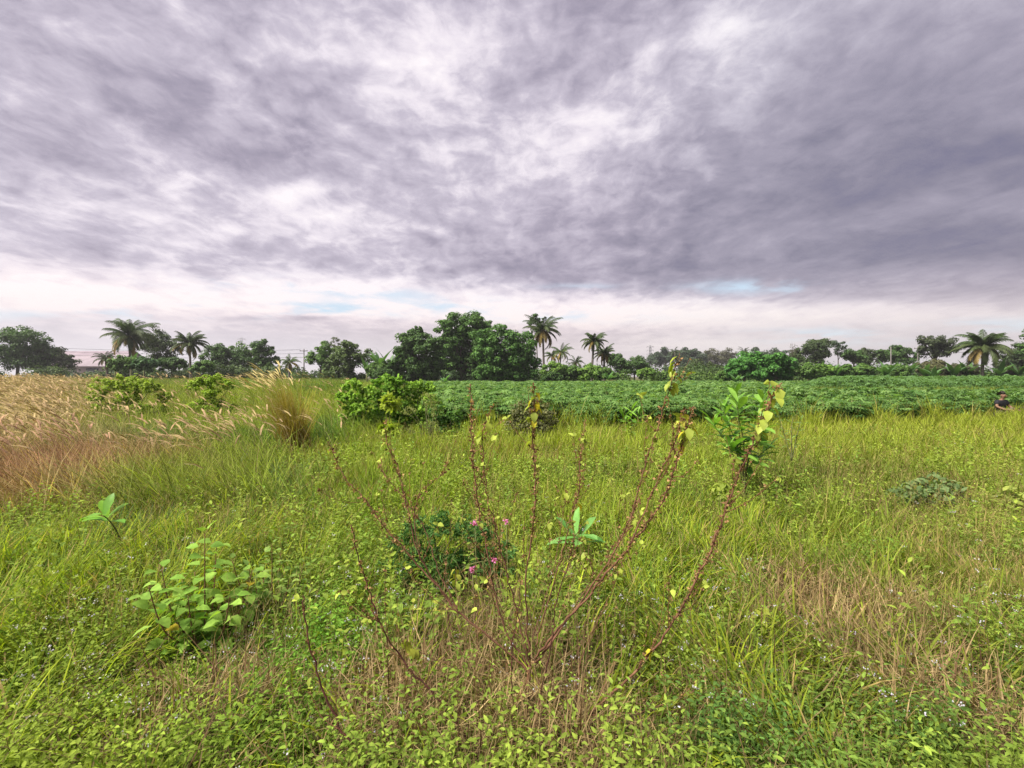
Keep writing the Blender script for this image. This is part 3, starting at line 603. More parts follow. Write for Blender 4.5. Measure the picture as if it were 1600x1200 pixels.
# hazy far group
tree('broadleaf_tree', 'hazy smooth crowned tree directly right of the tall lattice pylon', 'tree', 230, [(1026, 563, 12), (1042, 558, 13), (1058, 565, 12)], 1040, 5000, .7, *HZ, .5)
tree('broadleaf_tree', 'hazy dark tree with ragged top behind the leafy tip of the front shrub', 'tree', 200, [(1070, 556, 11), (1082, 552, 10), (1090, 564, 14), (1072, 570, 12)], 1080, 5000, .6, *HZ, .5)
tree('broadleaf_tree', 'hazy brown flat topped tree left of the bright green mango tree', 'tree', 210, [(1112, 560, 14), (1135, 557, 12), (1128, 570, 14), (1105, 572, 12)], 1120, 5200, .6, *BR, .5)
tree('bushy_tree', 'dark brown green tree in front of the hazy trees', 'tree', 95, [(1092, 578, 15), (1070, 582, 11), (1112, 582, 11)], 1090, 4200, .34, (.03, .05, .02), (.07, .09, .03), .25)
tree('broadleaf_tree', 'long dark hazy tree behind the top of the bright green mango tree', 'tree', 180, [(1190, 556, 13), (1215, 557, 12), (1240, 558, 10)], 1212, 4000, .55, *HZ, .4)
tree('mango_tree', 'bright green dense mango tree, left one of the pair beyond the crop', 'tree', 55, [(1160, 570, 16), (1178, 564, 14), (1150, 580, 12), (1175, 582, 16)], 1165, 7000, .26, (.035, .11, .02), (.09, .24, .04), .2)
tree('mango_tree', 'bright green dense mango tree, right one of the pair beyond the crop', 'tree', 55.5, [(1205, 566, 15), (1225, 572, 15), (1208, 584, 16), (1230, 586, 10)], 1210, 7000, .26, (.035, .11, .02), (.09, .23, .04), .2)
tree('broadleaf_tree', 'flat crowned dark tree beyond the bananas with a bare twig at its left', 'tree', 95, [(1268, 545, 14), (1285, 542, 12), (1255, 556, 13), (1280, 560, 14)], 1272, 5200, .34, (.03, .055, .02), (.07, .10, .035), .3)
tree('bare_tree', 'leafless thin twiggy tree left of the flat crowned dark tree', 'tree', 92, [(1240, 545, 7), (1236, 552, 6)], 1240, 90, .2, *BR, .1, bare=8, sub=6)
tree('slender_tree', 'thin open tree with sparse tufts against the sky', 'tree', 88, [(1305, 541, 7), (1318, 540, 6), (1310, 550, 6)], 1309, 700, .24, *HZ, .12, bare=4, sub=8)
tree('broadleaf_tree', 'small dark tree right of the thin open tree', 'tree', 96, [(1328, 554, 10), (1338, 560, 10)], 1332, 2600, .34, *DK, .2)
tree('broadleaf_tree', 'spreading tree between the small dark tree and the domed tree', 'tree', 98, [(1354, 556, 11), (1366, 558, 10), (1350, 566, 9)], 1358, 3000, .34, (.03, .05, .02), (.065, .095, .03), .2)
tree('broadleaf_tree', 'low domed dark tree crossed by a thin concrete pole', 'tree', 94, [(1385, 556, 12), (1402, 553, 13), (1420, 557, 12)], 1402, 4600, .34, *DK, .25)
tree('broadleaf_tree', 'sparse umbrella crowned tree left of the large coconut palm', 'tree', 80, [(1445, 538, 12), (1462, 536, 12), (1480, 540, 12), (1455, 550, 12), (1474, 552, 11)], 1462, 4200, .28, (.035, .05, .025), (.07, .09, .04), .22, bare=3, sub=9)
tree('bushy_tree', 'brownish rounded bush in front of the umbrella crowned tree', 'bush', 60, [(1445, 578, 13), (1462, 574, 13), (1452, 586, 12)], 1452, 5200, .22, (.06, .06, .03), (.12, .12, .05), .12)
tree('broadleaf_tree', 'dark tree behind the right side of the large coconut palm', 'tree', 78, [(1575, 560, 14), (1595, 556, 16), (1580, 575, 14), (1602, 574, 14)], 1588, 5200, .28, (.025, .045, .018), (.06, .08, .03), .25)
tree('broadleaf_tree', 'tree mostly cut off at the right edge with a high branch tip', 'tree', 62, [(1612, 524, 10), (1618, 545, 18)], 1625, 2500, .25, *DK, .25)
# row of dense bushes at far right
for i, (px, py, r, cc, lab) in enumerate([(1262, 582, 13, MDG, 'dark leafy bush right of the mango pair, at the left end of the banana row'), (1288, 584, 13, LG, 'pale green bush at the near side of the banana row'), (1318, 582, 12, MDG, 'mid green bush under the thin open tree'), (1350, 583, 12, MDG, 'dense bush within the banana row, left of the domed tree'), (1395, 582, 13, MDG, 'dense bush at the foot of the domed tree'), (1500, 582, 14, BR, 'brownish bush between the rounded brown bush and the coconut trunk'), (1575, 585, 12, BR, 'olive brown bush just right of the coconut trunk')]):
    tree('bush', lab, 'bush', 56, [(px - 8, py + 1, r * .8), (px + 7, py, r * .85), (px, py - 4, r * .7)], px, 3600, .24, *cc, .07)
# undergrowth line at left horizon
for i, (px, py, r, Y, cc, lab) in enumerate([(190, 568, 13, 60, MDG, 'green bush under the yellow fronds of the taller left palm'), (225, 570, 13, 60, ((.03, .08, .025), (.08, .16, .05)), 'bluish green bush between the two left coconut palms'), (270, 570, 12, 62, DK, 'dark bush at the foot of the shorter left palm'), (320, 573, 10, 60, MDG, 'low bush right of the shorter left palm'), (590, 578, 11, 58, MDG, 'low bush beneath the banana clump left of the central trees'), (1010, 584, 8, 66, LG, 'small light bush at the right end of the pale grass strip'), (1135, 588, 10, 60, MDG, 'low bush at the foot of the left mango tree'), (862, 590, 9, 58, DK, 'dark bush at the right foot of the central clump'), (600, 584, 9, 56, DK, 'dark low bush left of the layered tree in the central clump')]):
    tree('bush', lab, 'bush', Y, [(px - 9, py + 1, r * .8), (px + 8, py, r * .85), (px, py - 3, r * .7)], px, 3200, .24, *cc, .06)

def undergrowth():
    f = Acc()
    for (x0, x1, Y, h, n, c0, c1) in [(-92, -36, 76, 3.4, 20000, (.03, .06, .018), (.08, .12, .03)), (-36, -18, 74, 2.2, 6500, (.04, .08, .02), (.11, .16, .03)), (-18, 4, 70, 3.4, 12000, (.018, .04, .012), (.045, .08, .02)), (4, 42, 74, 3.0, 16000, (.04, .09, .02), (.12, .19, .035)), (30, 62, 80, 4.6, 17000, (.03, .06, .018), (.07, .11, .028)), (42, 100, 70, 4.0, 24000, (.03, .065, .018), (.08, .13, .03)), (-120, 160, 120, 5.5, 30000, (.025, .05, .02), (.06, .09, .035))]:
        k = int((x1 - x0) / 1.1 * (.5 if Y > 100 else 1)); cx = rng.uniform(x0, x1, k); r = h * (.25 + .45 * rng.random(k)); top = (h * (.35 + .75 * fb(cx, cx * 0 + Y, 5, 161) ) - r * .4) * np.where((cx / Y > -.95) & (cx / Y < -.86), .35, 1)
        i = rng.integers(0, k, n); q = unit(rng.normal(size=(n, 3))); lv = rng.random(n)
        c = np.stack([cx[i] + rng.normal(size=n) * .2, Y + rng.normal(size=k)[i] * 1.2, np.maximum(top[i] * (.25 + .75 * lv), .2)], -1)
        p = c + q * r[i][:, None] * (rng.random((n, 1)) ** .3) * np.array([1, 1, .8]); p[:, 2] = np.abs(p[:, 2]) + gh(p[:, 0], p[:, 1])
        leafy(f, p, unit(q + .3 * rng.normal(size=(n, 3)) + np.array([0, 0, .3])), (.34 if Y < 100 else .6) * (.6 + .7 * rng.random(n)), c0, c1)
    tag(f.build('undergrowth', MT), 'continuous low scrub filling the foot of the tree line', 'undergrowth', kind='stuff')
undergrowth()

# ------------------------------------------------------------------ palms
def frond(acc, root_p, az, el, Lf, droop, col, n=20, w=.09, ll=.85, hang=.8, dead=False):
    K = 9; t = np.linspace(0, 1, K); e = el - droop * t ** 1.3; dl = Lf / (K - 1)
    dirs = np.stack([np.cos(az) * np.cos(e), np.sin(az) * np.cos(e), np.sin(e)], -1); pts = root_p + np.concatenate([np.zeros((1, 3)), np.cumsum(dirs[:-1] * dl, 0)])
    tube(acc, pts, np.linspace(.045, .012, K), 4, np.array(col) * .9)
    s = np.repeat(np.linspace(.14, .99, n), 2); idx = s * (K - 1); i0 = np.minimum(idx.astype(int), K - 2); fr = (idx - i0)[:, None]
    p = pts[i0] * (1 - fr) + pts[i0 + 1] * fr; d = unit(dirs[i0]); sg = np.tile([1, -1], n)[:, None]
    side = unit(np.cross(d, np.array([0, 0, 1.0]))) * sg; ld = unit(side * .9 + d * (.35 + .5 * s[:, None]) + np.array([0, 0, -1.0]) * (hang + .25 * rng.random((2 * n, 1))))
    T = np.array([[0, .5, 0], [0, -.5, 0], [.6, -.4, -.03], [1, 0, -.15], [.6, .4, -.03]]) * np.array([1, w / ll, 1])
    Ls = ll * 1.05 * (.45 + .55 * np.sin(np.pi * np.clip(s, .05, .95) ** .8)) * (.85 + .3 * rng.random(2 * n))
    up = unit(np.cross(ld, d) + np.array([0, 0, .01])); stamp(acc, T, [(0, 1, 2, 3, 4)], p, ld, up, Ls, np.array(col), .15)
def palm(label, crown_px, base_px, Y, Rpx, nf=18, lean=0, yellow=.2, name='coconut_palm', thick=.17, tone=1.0, parts=True, wind=-.15):
    nf = int(nf * 1.4)
    c = at(crown_px[0], crown_px[1], Y); x0 = (base_px - 800) / F * Y; z0 = float(gh(x0, Y)); root = empty(name, (x0, Y, z0), label, 'palm tree'); top = c - np.array([x0, Y, z0])
    t = Acc(); pts = spline([np.array([0, 0, -.1]), np.array([top[0] * .25 + lean * .3, 0, top[2] * .4]), top], 6); tube(t, pts, np.linspace(thick * 1.25, thick * .75, len(pts)), 9, (.2, .18, .15)); t.build('trunk', M_PALMBARK, root)
    Lf = Rpx * Y / F; g = Acc()
    for i in range(nf):
        a = g if not parts else Acc(); q = i / (nf - 1); az = i * 2.399 + rng.normal() * .15; el = R(78) - R(118) * q ** 1.1 + rng.normal() * .1
        col = np.array([.045, .075, .022]) * tone
        if q > .72 and rng.random() < yellow * 2.2: col = np.array([.20, .145, .04]) * tone
        elif q > .4: col = np.array([.065, .09, .028]) * tone
        frond(a, top + np.array([math.cos(az), math.sin(az), 0]) * .12, az + wind * math.sin(az) + rng.normal() * .12, el + rng.normal() * .1, Lf * (1.08 - .12 * q) * (.72 + .45 * rng.random()), 1.0 + .6 * rng.random() + .3 * q, col, 30 if parts else 18, w=.010 * Lf + .045, ll=Lf * .22)
        if parts: a.build('frond', MT, root)
    if not parts: g.build('crown', MT, root)
    if parts:
        n = Acc()
        for k in range(7):
            aa = k * .9; cc_ = top + np.array([math.cos(aa) * .28, math.sin(aa) * .28, -.28 - .08 * (k % 2)]); tube(n, [cc_ + np.array([0, 0, .16]), cc_ + np.array([0, 0, .08]), cc_ - np.array([0, 0, .05]), cc_ - np.array([0, 0, .14])], [.04, .13, .13, .03], 7, (.16, .15, .04))
        n.build('coconuts', ML, root)
palm('tall coconut palm with yellowing lower fronds, taller of the two left palms', (201, 524), 205, 70, 38, 26, 0, .35)
palm('shorter dark coconut palm with drooping dead fronds on the left horizon', (296, 536), 298, 72, 28, 24, 0, .35, tone=.85)
palm('tall coconut palm rising from the right end of the central tree clump', (848, 515), 850, 70, 31, 22, 0, .25, tone=.8)
palm('small slim palm with pale fronds beside the tall palm of the central clump', (877, 550), 873, 78, 19, 16, 0, .3, parts=False, tone=1.3, thick=.13)
palm('thin yellowish palm squeezed between the tall central palm and the small slim palm', (862, 556), 862, 80, 15, 14, 0, .8, parts=False, tone=1.5, thick=.12)
palm('low stemless looking palm tuft in the gap left of the pair of slim palms', (900, 566), 901, 75, 14, 12, 0, .2, parts=False, tone=.8, thick=.15)
palm('taller straight palm of the slim pair in front of open sky', (928, 533), 924, 66, 22, 20, 0, .2, tone=1.0)
palm('shorter bushy palm of the slim pair, right of the taller straight palm', (944, 552), 944, 68, 19, 20, 0, .4, tone=.9)
palm('tiny hazy palm top above the hazy trees near the tall lattice pylon', (1054, 550), 1054, 170, 10, 14, 0, .1, parts=False, tone=.8, thick=.3)
palm('tiny dark palm top above the left mango tree', (1163, 549), 1163, 150, 10, 14, 0, .1, parts=False, tone=.6, thick=.3)
palm('large wide spreading coconut palm on the far right horizon', (1537, 541), 1534, 58, 38, 30, 0, .25, tone=.9, thick=.17)
palm('short spiky palm left of the wooden utility pole', (452, 566), 452, 70, 17, 14, 0, .3, parts=False, tone=1.2)
palm('dark low palm left of the tall left coconut palm, leaning over the shed', (165, 560), 168, 72, 18, 14, 0, .1, parts=False, tone=.5)

# ------------------------------------------------------------------ banana plants
def banana(label, px, top_px, Y, group=None, nl=9, tone=1.0, lw=.5):
    x0 = (px - 800) / F * Y; z0 = float(gh(x0, Y)); root = empty('banana_plant', (x0, Y, z0), label, 'banana plant', group); H = EYE - (top_px - HOR) / F * Y - z0
    t = Acc(); tube(t, [(0, 0, -.1), (0, 0, H * .25), (.03, 0, H * .5)], [.12, .10, .06], 7, (.16, .17, .07)); t.build('stem', M_GSTEM, root)
    a = Acc(); n = nl; p = np.tile([.02, 0, H * .45], (n, 1)) + rng.normal(size=(n, 3)) * .04; hd = np.arange(n) * 2.4 + rng.normal(size=n) * .2
    c = mixc((.05, .11, .03), (.10, .20, .06), rng.random(n)) * tone
    blades(a, p, hd, H * (.62 + .2 * rng.random(n)), lw, .15 + .5 * rng.random(n), .7 + .9 * rng.random(n), c, c, 7, .2, .12); a.build('leaves', MP, root)
for args in [('tall banana plant with upright leaf left of the central tree clump', 592, 542, 60, None, 10, .9, .55), ('banana plant with arching brownish leaf right beside the taller banana', 606, 548, 61, None, 8, .9, .5), ('short banana plant left of the taller banana', 573, 556, 61, None, 8, .8, .5),
             ('small bright banana plant in front of the dark central clump', 695, 582, 50, None, 7, 1.2, .35), ('bluish banana plant below the taller left coconut palm', 205, 548, 66, None, 8, .8, .55), ('banana plant just right of the taller left coconut palm trunk', 225, 553, 64, None, 8, .7, .55), ('dark ragged banana plant right of the grey roofed shed', 180, 552, 70, None, 8, .6, .5),
             ('light green banana plant in front of the left mango tree', 1150, 582, 50, None, 8, 1.2, .4), ('banana plant standing at the left end of the pale grass strip', 950, 578, 60, None, 8, 1.3, .4)]:
    banana(*args)
for i in range(13):
    banana('dark green banana plant in the dense row behind the far right crop', 1262 + i * 16.5 + rng.normal() * 3, 566 + rng.normal() * 3, 57 + rng.normal() * 1.5, 'banana plants in the row at far right', 8, .85 + .3 * rng.random(), .5)
for px, lab in [(1490, 'drooping brownish banana plant left of the large coconut trunk'), (1512, 'half hidden banana plant under the left fronds of the large coconut palm'), (1562, 'banana plant under the right fronds of the large coconut palm'), (1592, 'olive banana plant at the right edge of the tree line')]:
    banana(lab, px, 562, 55, None, 8, .75, .5)

# ------------------------------------------------------------------ mid-ground bushes and saplings
def bush(label, px, Y, blobs, n, leaf, c0, c1, T=OVATE, FC=OVF, name='leafy_bush', stems=6, mat=None, lift=0):
    x0 = (px - 800) / F * Y; z0 = float(gh(x0, Y)); root = empty(name, (x0, Y, z0), label, 'bush'); o0 = np.array([x0, Y, z0]); cs = []; rs = []
    for (bx, by, r) in blobs:
        c = at(bx, by, Y) - o0; rr = r * Y / F; c[1] += rng.normal() * rr * .4; cs.append(c); rs.append(rr * 1.15)
        if c[2] > rr * 1.5 and lift == 0: cs.append(c * np.array([1, 1, .45]) + np.array([rng.normal() * rr * .3, 0, 0])); rs.append(rr * 1.1)
    s = Acc()
    for k in range(max(stems, len(cs))):
        c = cs[k % len(cs)]; e = c + rng.normal(size=3) * rs[k % len(cs)] * .4; e[2] = max(e[2], .1); b = np.array([rng.normal() * .06, rng.normal() * .06, -.03])
        pts = spline([b, b * .5 + e * .5 + np.array([0, 0, .12]) + rng.normal(size=3) * .03, e], 4); tube(s, pts, np.linspace(.012, .004, len(pts)) * (Y / 9) ** .5, 5, (.14, .11, .06))
    s.build('stem', M_GSTEM, root)
    p, nr = crown_points(cs, rs, int(n * 1.9), 26, .42, .9, .6); k = p[:, 2] > .03; p, nr = p[k], nr[k]; f = Acc(); leafy(f, p, nr, leaf * (.65 + .6 * rng.random(len(p))), c0, c1, T, FC); f.build('foliage', mat or ML, root); return root
B1 = ((.13, .24, .03), (.25, .40, .05))
bush('bright green rounded bush, leftmost of the bushes bordering the crop', 560, 11.5, [(540, 610, 9), (553, 603, 10), (560, 618, 14), (577, 610, 10), (545, 628, 12), (565, 636, 14), (530, 622, 9)], 1700, .075, *B1)
bush('tallest dense green bush bordering the left end of the crop', 605, 12, [(592, 597, 9), (606, 594, 9), (620, 598, 10), (605, 612, 15), (585, 618, 11), (628, 614, 11), (595, 634, 13), (622, 636, 13)], 2600, .075, (.10, .21, .025), (.20, .35, .045))
bush('loose light green bush touching the left corner of the crop', 655, 12.3, [(642, 604, 9), (655, 601, 8), (668, 608, 10), (650, 618, 13), (672, 626, 11), (640, 634, 12), (662, 642, 12), (685, 640, 10)], 2200, .075, *B1)
bush('papaya like yellow green seedling with star shaped leaves beside the tallest border bush', 608, 10, [(604, 630, 8), (614, 632, 8)], 40, .14, (.22, .30, .03), (.30, .36, .04), PALM6, PALM6F, 'yellow_seedling', 3)
bush('bush of mixed green leaves low at the crop corner', 690, 11.6, [(685, 648, 14), (705, 655, 14)], 900, .08, (.05, .12, .03), (.12, .22, .04))
bush('reddish olive leafy bush in front of the middle of the crop', 832, 11.5, [(815, 645, 16), (838, 640, 18), (858, 652, 14), (830, 660, 16)], 1900, .06, (.10, .11, .05), (.17, .17, .07))
bush('pale twiggy bush with dry stalks right of the leftmost bushes', 670, 10.6, [(668, 622, 12), (676, 640, 12), (640, 640, 10)], 500, .06, (.22, .26, .08), (.30, .32, .12), NARROW, OVF, stems=14)
bush('green weed clump among the feathery grass on the left', 200, 13, [(165, 604, 14), (190, 598, 12), (215, 602, 13), (240, 606, 12), (255, 620, 10), (200, 618, 14), (150, 620, 10)], 4200, .06, (.17, .25, .035), (.30, .38, .06))
bush('bright leafy weed clump left of the golden tussock', 325, 13.5, [(300, 602, 9), (318, 596, 11), (338, 594, 10), (355, 602, 9), (330, 614, 12)], 2800, .06, (.17, .27, .03), (.30, .40, .055))
bush('dark green feathery leaved weed with small pink flowers nearby', 690, 3.55, [(625, 855, 20), (650, 835, 24), (690, 822, 24), (722, 838, 22), (755, 845, 24), (665, 880, 26), (715, 885, 26), (750, 880, 20), (790, 862, 16), (635, 895, 18), (690, 905, 20)], 2600, .055, (.04, .11, .025), (.10, .19, .045), NARROW, OVF, 'feathery_weed', 10)
bush('dusty green broad leaved weed near the right edge', 1455, 5.6, [(1430, 775, 24), (1470, 770, 26), (1450, 790, 24)], 420, .085, (.10, .16, .06), (.19, .26, .10), LANCE, OVF, stems=8)
bush('leafy yellow green seedling in the grass below the large sapling', 1130, 5.3, [(1128, 768, 14), (1140, 790, 18)], 130, .085, (.22, .29, .05), (.32, .38, .06), LANCE, OVF, stems=4)
bush('broad leafed plant cut off by the right edge', 1600, 4.9, [(1590, 785, 22), (1615, 800, 26)], 150, .13, (.18, .23, .05), (.28, .32, .07), LANCE, OVF, stems=4)

def sapling(label, base_px, Y, stems, leafL, tone=((.10, .21, .03), (.19, .34, .05)), width=1.0, name='broadleaf_sapling', nleaf=9, rosette=False):
    """stems: list of pixel polylines; leaves in rosettes along their upper part"""
    x0 = (base_px[0] - 800) / F * Y; z0 = float(gh(x0, Y)); root = empty(name, (x0, Y, z0), label, 'sapling'); o0 = np.array([x0, Y, z0]); s = Acc(); f = Acc()
    for pl in stems:
        dep = rng.normal() * .12 * leafL * 5; P_ = [at(px, py, Y) - o0 for px, py in pl]; P_ = np.array(P_); P_[:, 1] += np.linspace(0, dep, len(P_)); P_[0, 2] = min(P_[0, 2], 0) if P_[0, 2] < .25 else P_[0, 2]; P_[0, :2] += rng.normal(size=2) * .02 * (len(stems) > 4)
        pts = spline(P_, 5); tube(s, pts, np.linspace(.009, .003, len(pts)), 6, (.18, .15, .08))
        n = nleaf; t = np.linspace(.35, 1, n); ii = (t * (len(pts) - 1)).astype(int); p = pts[ii]
        az = np.arange(n) * 2.4 + rng.random() * 6; e = R(5) + R(60) * t ** 3 + rng.normal(size=n) * .2
        if rosette: t = np.linspace(.75, 1, n); p = pts[(t * (len(pts) - 1)).astype(int)]; az = np.array([3.3, -.3, 2.5, .7, 4.4, 1.6, 5.3, 3.0, .1][:n]) + rng.normal(size=n) * .1; e = np.array([.25, .2, .8, .75, .3, 1.2, .4, -.15, -.1][:n])
        d = np.stack([np.cos(az) * np.cos(e), np.sin(az) * np.cos(e), np.sin(e)], -1)
        LL = np.array([[0, 0, 0], [.25, 0, -.01], [.6, 0, -.04], [.85, 0, -.1], [1, 0, -.17], [.2, .07, .02], [.2, -.07, .02], [.6, .14, 0], [.6, -.14, 0], [.85, .09, -.06], [.85, -.09, -.06]]) * np.array([1, width, 1])
        LF = [(0, 1, 5), (0, 6, 1), (1, 2, 7, 5), (1, 6, 8, 2), (2, 3, 9, 7), (2, 8, 10, 3), (3, 4, 9), (3, 10, 4)]
        c = mixc(tone[0], tone[1], rng.random(n)); stamp(f, LL, LF, p, d, np.array([0, 0, 1.0]) + rng.normal(size=(n, 3)) * .15, leafL * (.75 + .4 * rng.random(n)), c, .1)
    s.build('stem', M_GSTEM, root); f.build('leaves', MP, root); return root
sapling('large bushy sapling with long light green leaves standing right of centre before the crop', (1165, 790), 6.0,
        [[(1165, 785), (1162, 720), (1160, 660), (1158, 618)], [(1165, 785), (1155, 710), (1138, 665), (1128, 640)], [(1165, 785), (1170, 710), (1185, 665), (1195, 632)], [(1164, 750), (1150, 700), (1128, 680), (1116, 660)], [(1166, 750), (1180, 700), (1200, 682), (1210, 665)], [(1164, 740), (1158, 690), (1146, 650), (1142, 628)], [(1165, 745), (1170, 690), (1176, 650), (1172, 620)], [(1165, 785), (1175, 730), (1195, 712), (1212, 702)], [(1165, 770), (1160, 720), (1140, 705), (1130, 695)]],
        .25, ((.12, .27, .035), (.22, .38, .06)), 1.25, nleaf=17)
sapling('bright green sapling with pointed leaves at the front edge of the crop', (985, 690), 11.5, [[(985, 690), (985, 660), (984, 640)], [(985, 690), (978, 662), (972, 650)], [(985, 690), (994, 662), (998, 648)]], .30, ((.12, .27, .03), (.22, .40, .05)), 1.0, nleaf=9)
sapling('young sapling with long narrow glossy leaves behind the red stemmed shrub', (903, 900), 3.9, [[(903, 905), (902, 860), (900, 832)]], .29, ((.10, .27, .05), (.20, .38, .10)), 1.15, nleaf=9, rosette=True)
sapling('young sapling with upswept leaves amid the blue green grass on the left', (205, 880), 4.0, [[(200, 870), (200, 820), (199, 790)]], .22, ((.12, .28, .03), (.20, .37, .04)), 1.5, nleaf=8, rosette=True)
sapling('hairy narrow leaved plant just right of the large sapling', (1237, 720), 7, [[(1237, 720), (1236, 670), (1240, 630)], [(1237, 720), (1228, 680), (1222, 650)], [(1237, 720), (1245, 680), (1252, 655)]], .13, ((.10, .19, .05), (.18, .27, .07)), .7, nleaf=16)

def weed(label, base, Y, H, nbr, leafL, c0, c1, seed=0):
    """upright weed with opposite ovate leaves"""
    x0 = (base[0] - 800) / F * Y; z0 = float(gh(x0, Y)); root = empty('leafy_weed', (x0, Y, z0), label, 'weed'); s = Acc(); f = Acc()
    for k in range(nbr):
        az = k * 2.4; sp = .0 if k == 0 else .16 + .14 * rng.random(); top = np.array([math.cos(az) * sp, math.sin(az) * sp, H * (1 if k == 0 else .55 + .3 * rng.random())])
        pts = spline([np.array([0, 0, -.02]), top * np.array([.7, .7, .4]), top], 8); tube(s, pts, np.linspace(.006, .002, len(pts)), 5, (.2, .14, .08))
        nd = 12
        for j in range(nd):
            t = .2 + .8 * j / (nd - 1); p = pts[int(t * (len(pts) - 1))]
            for sgn in (0, math.pi):
                a2 = az + j * 1.57 + sgn + rng.normal() * .25; e = -.25 + .5 * t + rng.normal() * .25; d = np.array([[math.cos(a2) * math.cos(e), math.sin(a2) * math.cos(e), math.sin(e)]])
                pet = leafL * .35; stamp(f, OVATE * np.array([1, 1.15, 1.3]), OVF, p[None] + d * pet, d, np.array([[0, 0, 1.0]]) + rng.normal(size=(1, 3)) * .35, leafL * (1.45 - .6 * t) * (.85 + .3 * rng.random()), mixc(c0, c1, rng.random(1)) if rng.random() > .02 else np.array([[.42, .33, .03]]), .08)
                stamp(s, np.array([[0, .03, 0], [1, .03, 0], [1, -.03, 0], [0, -.03, 0]]), QF, p[None], d, np.array([[0, 0, 1.0]]), pet, (.2, .2, .08), .05)
    s.build('stem', M_STEM, root); f.build('leaves', ML, root)
weed('upright weed with large pale green heart shaped leaves, in the left foreground', (320, 1050), 2.75, .68, 8, .088, (.15, .28, .04), (.26, .40, .07))
weed('bushy weed with smaller soft green leaves and a yellow leaf, right of the taller weed', (425, 960), 3.2, .46, 8, .062, (.13, .22, .045), (.22, .31, .07))
weed('small leafy weed under the shrub at the bottom centre', (780, 1150), 2.1, .16, 3, .04, (.22, .30, .05), (.30, .36, .06))
weed('yellow green weed left of the shrub base with yellowing leaves', (645, 1000), 2.75, .26, 4, .05, (.26, .31, .05), (.36, .38, .06))
weed('small yellow green weed right of the dry patch on the right', (1190, 1040), 2.75, .22, 2, .05, (.25, .31, .05), (.34, .36, .06))
# pink flowers
for (px, py, lab) in [(742, 818, 'small pink flower head left of the other pink one above the dark feathery weed'), (791, 815, 'small bright pink flower head topping a thin stalk near the centre'), (772, 875, 'small purple pink flower below the bright pink one'), (738, 890, 'lowest purple pink flower on the dark feathery weed')]:
    Y = 3.0; p = at(px, py, Y); root = empty('pink_flower', (p[0], Y, float(gh(p[0], Y))), lab, 'flower'); h = p[2] - root.location[2]
    s = Acc(); tube(s, [(0, 0, 0), (.01, 0, h * .5), (0, 0, h)], [.003, .0025, .002], 5, (.15, .12, .05)); s.build('stalk', M_GSTEM, root)
    f = Acc(); n = 34; d = unit(rng.normal(size=(n, 3)) + np.array([0, 0, .5])); stamp(f, OVATE, OVF, np.array([[0, 0, h]]) + rng.normal(size=(n, 3)) * .006, d, rng.normal(size=(n, 3)), .016, mixc((.62, .16, .42), (.75, .30, .60), rng.random(n)), .1); f.build('petals', ML, root)

def leafy_stems():
    a = Acc(); x, y = sector(2600, 2.4, 12, 1.1); keep = ~in_crop(x, y) & (rng.random(len(x)) < sm(.42, .6, fb(x, y, .9, 201))) & (left_w(x, y) < .5); x, y = x[keep], y[keep]; n = len(x)
    H = .25 + .3 * rng.random(n); az0 = rng.random(n) * 6.28; ln = rng.normal(size=(n, 2)) * .12; c = mixc((.13, .22, .035), (.27, .34, .05), rng.random(n)) * (1 + .12 * rng.normal(size=(n, 1)))
    blades(a, np.stack([x, y, gh(x, y)], -1), np.arctan2(ln[:, 1], ln[:, 0]), H, .006, np.hypot(ln[:, 0], ln[:, 1]), 0, (.2, .13, .06), c, 2, prof=.9)
    for j in range(11):
        t = .3 + .7 * j / 10; az = az0 + j * 2.4; e = .1 + .5 * t + rng.normal(size=n) * .2; p = np.stack([x + ln[:, 0] * H * t, y + ln[:, 1] * H * t, gh(x, y) + H * t], -1)
        d = np.stack([np.cos(az) * np.cos(e), np.sin(az) * np.cos(e), np.sin(e)], -1); stamp(a, LANCE * np.array([1, 1.3, 1.2]), OVF, p, d, np.array([0, 0, 1.0]) + rng.normal(size=(n, 3)) * .3, (.05 + .03 * rng.random(n)) * (1.3 - .6 * t) * np.clip(np.sqrt(y / 5), .9, 1.4), c, .15)
    tag(a.build('broadleaf_weeds', ML), 'upright broad leaved weeds dotted through the grass', 'weeds', kind='stuff')
leafy_stems()

# golden tussock
def tussock():
    Y = 8.8; x0 = (464 - 800) / F * Y; z0 = float(gh(x0, Y)); root = empty('grass_tussock', (x0, Y, z0), 'tall golden brown grass tussock fanning out to the left, nearest the crop', 'grass tussock')
    a = Acc(); n = 650; p = np.stack([rng.normal(size=n) * .09, rng.normal(size=n) * .14, np.zeros(n)], -1)
    hd = np.where(rng.random(n) < .8, math.pi + rng.normal(size=n) * .55, rng.random(n) * 6.28); q = rng.random(n)
    c = mixc((.13, .07, .025), (.30, .20, .05), q); c2 = mixc((.42, .33, .08), (.32, .30, .05), rng.random(n))
    blades(a, p, hd, .95 + .85 * rng.random(n), .009 + .004 * rng.random(n), .03 + .22 * rng.random(n), .15 + .8 * rng.random(n) ** 1.5, c, c2, 5); a.build('blades', MG, root)
    b = Acc(); m = 70; hd = math.pi + rng.normal(size=m) * .45; ln = .1 + .2 * rng.random(m); cu = .3 + .4 * rng.random(m); pp = np.stack([rng.normal(size=m) * .12, rng.normal(size=m) * .12, np.zeros(m)], -1)
    top = blades(b, pp, hd, 1.5 + .35 * rng.random(m), .005, ln, cu, (.35, .28, .1), (.42, .34, .14), 4, prof=.9)
    for s_ in range(3): blades(b, top, hd + rng.normal(size=m) * .1, .2 + .1 * rng.random(m), .022, ln + cu, .8, (.52, .42, .18), (.55, .46, .22), 3, 1.5)
    b.build('seed_heads', MD, root)
tussock()

